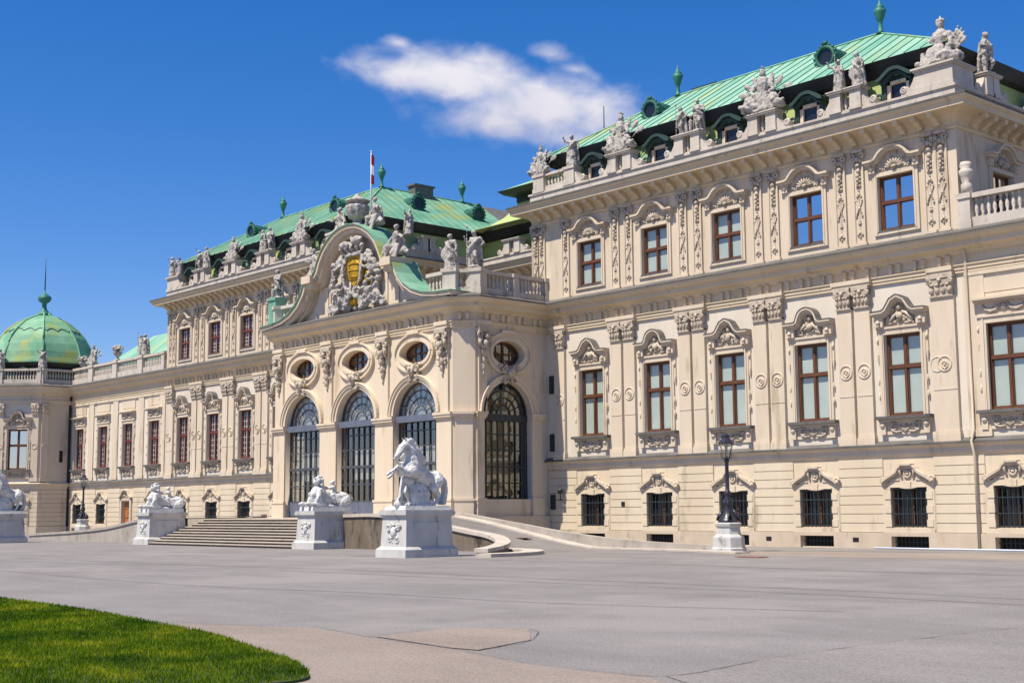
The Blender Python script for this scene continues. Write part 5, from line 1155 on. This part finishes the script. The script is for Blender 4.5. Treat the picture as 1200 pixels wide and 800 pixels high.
statue('a', 37.05,8.2,PZ,'cropped statue at the right edge of the picture on the side parapet',PI/2,1.0)
# left upper block
statue('a', -36.5,.0,PZ,'left figure of the statue pair on the far left corner of the left block parapet',.1,.95); statue('e', -35.3,.0,PZ,'right figure of the statue pair on the far left corner of the left block parapet',.5,.85)
statue('b', -31.9,.05,PZ,'left statue of the second pair from the left corner of the left block',.2,.9); statue('c', -30.75,.05,PZ,'right statue of the second pair from the left corner of the left block',-.2,.95)
statue('t1', -26.4,.05,PZ,'trophy group between the two statue pairs on the left block parapet',0,1.0)
statue('a', -21.9,.05,PZ,'left statue of the pair under the copper vase on the left block parapet',-.3,.95); statue('d', -20.85,.05,PZ,'right statue of the pair under the copper vase on the left block parapet',.2,.98)
statue('t2', -16.4,.05,PZ,'large trophy group just left of the curved gable on the left block',0,1.12)
statue('c', -11.4,.1,PZ-.02,'lone statue on the left block parapet seen through the gap behind the gable vase',0,.95)
statue('e', -9.2,4.6,PZ,'statue on the inner left parapet directly right of the gable, before the dark mansard',PI/2,1.0)
statue('a', 5.0,11.5,PZ,'left one of two small statues in the recess beside the right block wall',0,1.05); statue('b', 6.1,11.5,PZ,'right one of two small statues in the recess beside the right block wall',0,.95)
# terrace and gable
statue('c', 9.0,-6.35,15.5,'arms-crossed statue at left on the balustrade corner right of the gable',.2,1.08)
statue('e', 9.75,-5.2,15.5,'middle statue with raised arm behind the pair on the balustrade corner',.9,1.05)
statue('b', 10.15,-5.5,15.5,'striding statue on the balustrade corner nearest the right wing',.5,1.15)
statue('d', -9.6,-6.2,16.1,'statue on a green pedestal at the left foot of the gable',-.1,1.05)
b = MB(); b.box(-.42,.42,-.42,.42,14.0,15.95); b.box(-.5,.5,-.5,.5,15.95,16.12); b.build('pedestal', 'copper_mint', palace, (-9.6,-6.2,0))
statue('s2', 4.25,-6.7,16.9,'seated statue with trailing leg on the right shoulder of the gable',.1,1.25)
statue('s1', -4.3,-6.7,16.9,'seated statue on the left shoulder of the gable above the curved cornice',-.1,1.15)
statue('v', .05,-6.5,19.4,'big carved stone vase on top of the gable beside the flagpole',0,1.0)
statue('s1', -1.75,-6.5,19.15,'kneeling figure left of the big vase on the gable top',.2,1.15)
statue('s2', 1.75,-6.4,19.2,'huddled figures right of the big vase at the foot of the flagpole',-.2,1.15)
# low wing and tower
statue('t1', -51.7,.05,15.6,'statue group on the low left wing balustrade next to the dome',0,1.0); statue('u', -46.7,.05,15.6,'flower filled stone urn on the low left wing balustrade',0,1.0,'urns on the low wing')
statue('a', -41.3,.05,15.6,'right figure of the pair on the low wing balustrade close to the left block',.2,1.0); statue('e', -42.1,.05,15.6,'left figure of the pair on the low wing balustrade close to the left block',-.2,1.0)
V8 = octo(TI-.15)
for k,kind,lb in ((6,'c','statue on the tower balustrade in front of the left part of the dome'),(7,'a','statue on the tower balustrade in front of the middle of the dome'),(0,'u','stone urn on the tower balustrade at the right edge of the dome')): statue(kind, V8[k][0], V8[k][1], 15.52, lb, R(45), 1.0, 'stone statues along the rooflines' if kind != 'u' else 'urns on the tower')

# ---- rearing horse with tamer
def HP(f, z, x=0): return (x, -f, z)
def horse_mesh():
    m = MB()
    m.chain([HP(1.22,1.70),HP(.80,1.50),HP(.35,1.27),HP(.02,1.22)],[.38,.39,.35,.36])          # barrel
    m.blob(HP(-.12,1.24),(.37,.35,.39),None,2); m.blob(HP(1.30,1.66),(.35,.33,.40),None,2); m.blob(HP(1.50,1.62,.14),(.17,.2,.23)); m.blob(HP(1.50,1.62,-.14),(.17,.2,.23))
    m.chain([HP(1.10,1.85),HP(1.10,2.2),HP(1.22,2.5),HP(1.36,2.66)],[.38,.32,.26,.19])          # neck
    m.chain([HP(1.38,2.70),HP(1.60,2.58),HP(1.84,2.28),HP(1.90,2.20)],[.21,.19,.135,.115]); m.blob(HP(1.48,2.50),(.13,.20,.20)); m.blob(HP(1.94,2.17),(.10,.09,.08)); m.blob(HP(1.84,2.10),(.08,.09,.06))
    for sx in (-1,1): m.cap(HP(1.44,2.80,sx*.09),HP(1.58,2.97,sx*.11),.055,.02); m.blob(HP(1.64,2.66,sx*.13),(.035,.05,.035)); m.blob(HP(1.97,2.24,sx*.05),.03)
    rg = random.Random(8)
    for i in range(46):                                         # mane
        t = rg.random(); f = 1.36-.55*t+rg.uniform(-.05,.14); z = 2.90-.80*t+rg.uniform(-.1,.12); x = rg.uniform(-.16,.28); m.cap(HP(f,z,x),HP(f-.14-rg.uniform(0,.18),z-rg.uniform(.14,.36),x*1.3+rg.uniform(-.05,.1)),rg.uniform(.06,.10),.045)
    for i in range(5): m.cap(HP(1.40,2.86,rg.uniform(-.08,.08)),HP(1.62,2.74-.03*i,rg.uniform(-.08,.08)),.05,.03)
    for sx,k,h_ in ((1,HP(2.02,1.75,.22),HP(2.42,1.50,.2)),(-1,HP(1.78,1.70,-.22),HP(2.08,1.38,-.2))):
        m.chain([HP(1.30,1.60,sx*.24),HP(1.52,1.50,sx*.25),k],[.23,.17,.10]); m.blob(k,(.10,.11,.11)); m.chain([k,h_],[.078,.062]); h2 = Vector(h_)+Vector((0,-.10,-.06)); m.blob(h_,.07); m.cap(h_,h2,.06,.075); m.blob(h2,(.085,.10,.07))
    for sx,df in ((1,0),(-1,.16)):
        m.chain([HP(-.05+df,1.18,sx*.2),HP(.16+df,.90,sx*.24),HP(-.10+df,.60,sx*.22),HP(.02+df,.32,sx*.22),HP(.12+df,.22,sx*.22)],[.30,.19,.10,.074,.08]); m.blob(HP(-.13+df,.62,sx*.22),(.075,.09,.1)); m.cap(HP(.12+df,.24,sx*.22),HP(.20+df,.20,sx*.22),.085,.075)
    for i in range(12): a = rg.uniform(-.1,.1); m.chain([HP(-.38,1.40,a*.5),HP(-.56,1.2,a),HP(-.58-rg.uniform(0,.08),.75,a*1.3),HP(-.46-rg.uniform(-.05,.08),.26,a*1.8)],[.085,.095,.09,.065])
    return remesh(m, 'rearing_horse', .03, 1, .018, 9)
def tamer_mesh():
    m = MB()
    m.chain([HP(1.22,1.16,.02),HP(1.66,1.26,.12),HP(1.80,.74,.14),HP(1.92,.28,.14)],[.17,.125,.10,.06]); m.blob(HP(1.68,1.27,.12),.115); m.cap(HP(1.92,.25,.14),HP(2.10,.21,.14),.07,.05)
    m.chain([HP(1.15,1.14,-.06),HP(1.40,.74,-.04),HP(1.22,.28,-.02)],[.16,.12,.065]); m.blob(HP(1.76,.8,.1),(.09,.1,.16)); m.cap(HP(1.22,.26,-.02),HP(1.42,.21,-.02),.07,.05)
    m.chain([HP(1.12,1.18,-.14),HP(1.05,1.5,-.36),HP(1.12,1.80,-.46)],[.2,.19,.21]); m.chain([HP(1.14,1.9,-.48),HP(1.24,2.12,-.52)],[.09,.1]); m.blob(HP(1.28,2.2,-.52),(.12,.14,.16)); m.blob(HP(1.42,2.18,-.52),(.03,.04,.04)); m.blob(HP(1.22,2.27,-.52),(.14,.13,.13))
    m.chain([HP(1.22,1.88,-.3),HP(1.55,1.95,-.38),HP(1.80,2.10,-.26)],[.09,.07,.055]); m.blob(HP(1.82,2.12,-.25),.07)
    for k in range(4): m.cap(HP(1.82+.03*k,2.14,-.25),HP(1.87+.02*k,2.08,-.21),.018,.014)
    m.chain([HP(.98,1.84,-.62),HP(.78,1.5,-.6),HP(.85,1.24,-.45)],[.09,.07,.055]); m.blob(HP(.86,1.2,-.43),.065)
    return remesh(m, 'tamer', .03, 1, .006, 9)
def drape_mesh():
    m = MB(); rg = random.Random(4)
    for i in range(16): f = .42+.75*i/15; m.chain([HP(f*.95+.12,1.02+.05*sin(i),rg.uniform(-.05,.12)),HP(f+rg.uniform(-.04,.04),.7,.14+rg.uniform(-.05,.06)),HP(f+rg.uniform(-.05,.05)-.02,.2,.12+rg.uniform(-.08,.1))],[.10,.11,.11])
    m.blob(HP(.8,.6,-.05),(.2,.34,.5),None,2); m.blob(HP(.7,.2,0),(.42,.7,.12),None,2); m.blob(HP(1.9,.24,.12),(.2,.28,.14)); m.chain([HP(1.95,.2,.14),HP(1.88,.42,.16),HP(1.80,.55,.16)],[.17,.13,.06]); return remesh(m, 'draped_rock', .036, 2, .01, 7)
def carved_crest(mb, c, z, k, rg):
    mb.blob((c,-.03,z),(.2*k,.09,.26*k)); lumps(mb, rg, lambda q:(c+q.uniform(-.3,.3)*k, z+q.uniform(-.38,.34)*k), 22, .05*k,.10*k, -.0, .6)
    for s in (1,-1): mb.scroll((c+s*.3*k,z+.2*k),.14*k,y=-.03,th=.045*k,mirror=s); mb.scroll((c+s*.22*k,z-.25*k),.12*k,y=-.03,th=.045*k,mirror=-s)
def pedestal(mb, hw, hl, h):
    mb.tbox(0,0,0,.32,hw,hl,hw-.005,hl-.005); mb.tbox(0,0,.322,.44,hw-.01,hl-.01,hw-.14,hl-.14); mb.tbox(0,0,.442,h-.34,hw-.15,hl-.15,hw-.21,hl-.21)
    for a,e,o_ in ((h-.34,h-.26,.21),(h-.26,h-.2,.14),(h-.2,h-.06,.09),(h-.06,h,.12)): mb.tbox(0,0,a+.001,e,hw-o_,hl-o_,hw-o_+.01,hl-o_+.01)
    for s in (1,-1): mb.box(s*(hw-.215),s*(hw-.17),-hl+.6,hl-.6,.66,h-.5)
HM, TM, DM = horse_mesh(), tamer_mesh(), drape_mesh()
def horse_group(x, y, label, rz=0):
    t = tag(empty('horse_tamer_statue', (x,y,0), rz), label, 'statue', 'horse tamer statues')
    b = MB(); pedestal(b,1.02,1.38,1.92); pd = b.build('pedestal', 'pedestal_stone', t)
    b = MB(); rg = random.Random(2); carved_crest(b,0,1.0,1.1,rg); b.shift(0,-1.19); b.build('carved_crest', 'white_marble', pd)
    b = MB(); b.tbox(0,.05,1.925,2.1,.72,1.22,.68,1.16); b.build('base_slab', 'white_marble', t)
    for nm,me in (('horse',HM),('tamer',TM),('draped_rock',DM)): o = link(nm, me, 'white_marble', t, (0,.86,1.93))
    return t
horse_group(22.85,-19.45,'white marble rearing horse with tamer on a tall pedestal right of the steps')
horse_group(-22.6,-19.2,'white marble horse statue on a pedestal cut off by the left picture edge')
# ---- sphinx with putto
def sphinx_mesh():
    m = MB(); rg = random.Random(6)
    m.chain([HP(1.75,.72),HP(1.2,.66),HP(.6,.66),HP(.2,.66)],[.33,.36,.37,.40]); m.blob(HP(.12,.62),(.46,.42,.44),None,2)
    for s in (1,-1):
        m.chain([HP(1.75,.62,s*.3),HP(1.55,.42,s*.36),HP(2.05,.40,s*.34),HP(2.42,.42,s*.32)],[.2,.16,.13,.12]); m.blob(HP(2.46,.42,s*.32),(.14,.16,.11)); m.chain([HP(.15,.6,s*.36),HP(.5,.45,s*.42),HP(.15,.36,s*.44),HP(.6,.34,s*.46)],[.28,.2,.14,.11])
        m.blob(HP(1.98,.92,s*.15),(.15,.15,.15)); m.chain([HP(1.72,1.12,s*.28),HP(1.80,.85,s*.38),HP(1.95,.58,s*.36)],[.13,.11,.1])
    m.chain([HP(1.78,.8),HP(1.72,1.08),HP(1.72,1.26)],[.3,.28,.13]); m.chain([HP(1.72,1.26),HP(1.72,1.42)],[.11,.11]); m.blob(HP(1.76,1.55),(.15,.17,.2),None,2); m.blob(HP(1.93,1.52),(.035,.05,.05)); m.blob(HP(1.66,1.62),(.20,.2,.2),None,2)
    m.blob(HP(1.62,1.6),(.25,.24,.25),None,2)
    for k in range(60): a = rg.uniform(.1*PI,.9*PI) if k%2 else rg.uniform(0,2*PI); z = rg.uniform(1.15,1.86); rr = .25 if z<1.75 else .14; m.blob((rr*cos(a),-1.62+rr*sin(a),z),rg.uniform(.055,.085)) if (sin(a)>-.55 or z>1.72) else None
    m.chain([HP(1.45,1.3,.2),HP(1.5,1.0,.3)],[.08,.06]); m.chain([HP(1.45,1.3,-.2),HP(1.5,1.0,-.3)],[.08,.06]); m.blob(HP(1.86,1.60,.07),(.03,.03,.02)); m.blob(HP(1.86,1.60,-.07),(.03,.03,.02))
    for k in range(9): x = -.32+.08*k; m.cap(HP(1.45,1.1,x*.8),HP(.95,.55+.1*abs(sin(k)),x*1.5),.07,.08)
    m.chain([HP(.75,.92,.05),HP(.72,1.15,.05),HP(.76,1.3,.05)],[.18,.15,.15]); m.blob(HP(.80,1.5,.05),(.13,.14,.15)); m.blob(HP(.76,1.54,.05),(.145,.14,.14)); m.chain([HP(.8,1.28,.2),HP(1.1,1.22,.22),HP(1.35,1.3,.15)],[.07,.06,.05]); m.chain([HP(.8,1.28,-.1),HP(1.1,1.2,-.12),HP(1.4,1.25,-.1)],[.07,.06,.05]); m.chain([HP(.75,.95,.15),HP(1.0,.88,.36),HP(.95,.55,.44)],[.12,.1,.07])
    for k in range(7): m.cap(HP(.5-.1*k*.3,.88,.2+.03*k),HP(.45-.1*k*.6,.42,.46),.07,.07)
    for k in range(12): a = .15+.055*k*1.2; m.chain([HP(a,1.02,.02),HP(a+rg.uniform(-.03,.03),.86,.36),HP(a+rg.uniform(-.05,.05),.5,.50)],[.05,.06,.055])
    m.chain([HP(-.2,.5,.1),HP(-.3,.7,.25),HP(-.05,.85,.3)],[.08,.07,.06]); m.blob(HP(1.15,.33),(.5,1.25,.12),None,2)
    return remesh(m, 'sphinx', .036, 1, .022, 12)
SP = sphinx_mesh()
def sphinx(x, y, label):
    t = tag(empty('sphinx_statue', (x,y,0)), label, 'statue', 'sphinx statues')
    b = MB(); pedestal(b,1.0,1.38,1.92); pd = b.build('pedestal', 'pedestal_stone', t)
    b = MB(); carved_crest(b,0,1.0,1.0,random.Random(2)); b.shift(0,-1.19); b.build('carved_crest', 'white_marble', pd)
    b = MB(); b.tbox(0,0,1.925,2.15,.62,1.2,.6,1.16); b.build('base_slab', 'white_marble', t)
    link('sphinx', SP, 'white_marble', t, (0,1.16,1.85)); return t
sphinx(8.95,-14.65,'white sphinx with a child on its back, right of the entrance steps')
sphinx(-8.95,-14.65,'white sphinx with a child on its back, left of the entrance steps')

# ---- street lamps
def street_lamp(x, y, z, label):
    t = tag(empty('street_lamp', (x,y,z)), label, 'street lamp', 'old cast iron street lamps')
    b = MB(); b.lathe([(.80,0),(.80,.16),(.74,.2),(.72,.62),(.70,.68),(.56,.80),(.52,1.1),(.58,1.16),(.60,1.28),(.54,1.32)],0,0,0,8,False); b.build('stone_base', 'pedestal_stone', t)
    b = MB(); b.lathe([(.47,1.32),(.47,1.4),(.38,1.5),(.28,1.62),(.2,1.85),(.14,2.1),(.17,2.15),(.18,2.4),(.11,2.5),(.16,2.58),(.16,2.72),(.10,2.78),(.095,3.0),(.085,4.05),(.12,4.1),(.12,4.16),(.07,4.22)],0,0,0,14)
    for k in range(4): a = PI/4+PI/2*k; b.tube([(.24*cos(a),.24*sin(a),1.9),(.42*cos(a),.42*sin(a),1.62),(.50*cos(a),.50*sin(a),1.42)],[.04,.09,.08],6); b.blob((.16*cos(a),.16*sin(a),2.2),(.06,.06,.16))
    b.build('pole', 'lamp_iron', t)
    l_ = MB(); n = 6
    for k in range(n): a = 2*PI*k/n; l_.bar((.15*cos(a),.15*sin(a),4.26),(.33*cos(a),.33*sin(a),4.92),.022); l_.bar((.24*cos(a),.24*sin(a),4.2),(.30*cos(a),.30*sin(a),4.5),.02); l_.blob((.36*cos(a),.36*sin(a),4.97),.05)
    l_.lathe([(.17,4.2),(.17,4.28),(.1,4.3)],0,0,0,6,False); l_.lathe([(.36,4.92),(.38,4.96),(.30,5.08),(.2,5.18),(.21,5.3),(.12,5.36),(.05,5.42)],0,0,0,6,False); o = l_.build('lantern', 'lamp_iron', t)
    gl = MB()
    for k in range(n):
        a,e = 2*PI*k/n,2*PI*(k+1)/n; gl.quad((.14*cos(a),.14*sin(a),4.28),(.14*cos(e),.14*sin(e),4.28),(.31*cos(e),.31*sin(e),4.92),(.31*cos(a),.31*sin(a),4.92))
    gl.build('lantern_glass', 'lamp_glass', o)
    t.scale = (.95,)*3
    bu = MB(); bu.tube([(0,0,4.3),(0,0,4.62)],.05,8); bu.blob((0,0,4.7),(.07,.07,.12)); bu.build('mantle', 'curtain', o)
street_lamp(29.75,-7.7,0.02,'black cast iron lamp on an octagonal stone base before the right wing')
street_lamp(-46.2,-3.0,.15,'distant dark lamp on a stone base before the low left wing')
# ---- flag, lamps on the wall and small things
t = tag(empty('flagpole', (1.05,-6.2,19.3)), 'thin white flagpole with a limp red and white flag above the gable', 'flagpole')
b = MB(); b.tube([(0,0,0),(0,0,4.7)],[.05,.03],8); b.blob((0,0,4.76),.07); b.build('pole', 'pole_white', t)
def flagm(z0,z1,name,m,ph):
    b = MB(); n=10; V=[]
    for j in range(2):
        z = (z0,z1)[j]
        for i in range(n+1): u_=i/n; V.append((.04+.17*u_, .10*sin(u_*9+ph), z-.22*u_))
    b.add(V,[(i,i+1,n+2+i,n+1+i) for i in range(n)],True); return b.build(name,m,t)
flagm(4.0,4.6,'red_stripe','flag_red',0); flagm(3.4,4.0,'white_stripe','flag_white',0); flagm(2.8,3.4,'red_stripe','flag_red',0)
def spot(x, y, z, label):
    t = tag(empty('spotlight', (x,y,z)), label, 'spotlight'); b = MB(); b.tube([(0,0,0),(0,0,.35)],.03,6); b.box(-.12,.12,-.1,.1,-.02,.03); b.build('stand', 'iron_black', t)
    b = MB(); b.lathe([(.1,-.12),(.15,.0),(.17,.12)],0,0,.48,10); b.build('lamp_head', 'iron_black', t)
spot(25.2,-1.6,.02,'small dark spotlight on the ground left of the near street lamp')
spot(11.55,-.35,2.45,'small spotlight mounted on the wall left of the first barred window')
b = MB(); b.tube([(0,0,.05),(3.2,-.12,.045),(6,-.02,.045),(10,-.25,.045)],.04,8); tag(b.build('blue_pipe','hose_blue',None,(32.5,-.75,.01)), 'pale blue pipe lying on the ground along the foot of the right wall', 'pipe')
def plate(x, y, sx, sy, label, rz=0):
    z = ramp_z(x,y) if y < -6.5 else 0
    b = MB(); b.box(-sx,sx,-sy,sy,0,.02); o = b.build('drain_cover','red_iron',None,(x,y,z+.012),rz); tag(o,label,'drain cover','rusty drain covers'); return o
plate(17.3,-8.6,.55,.3,'rusty red drain cover set in the ramp below the kerb'); plate(34.5,-12.2,.6,.3,'rusty drain cover in the asphalt in front of the near street lamp')
for o in [q for q in bpy.data.objects if q.type == 'MESH' and q.parent is None and q.name.split('.')[0] in ('window','grilled_window','cellar_opening')]:
    for ch in list(o.children):
        for cc in list(ch.children): bpy.data.objects.remove(cc)
        bpy.data.objects.remove(ch)
    bpy.data.objects.remove(o)
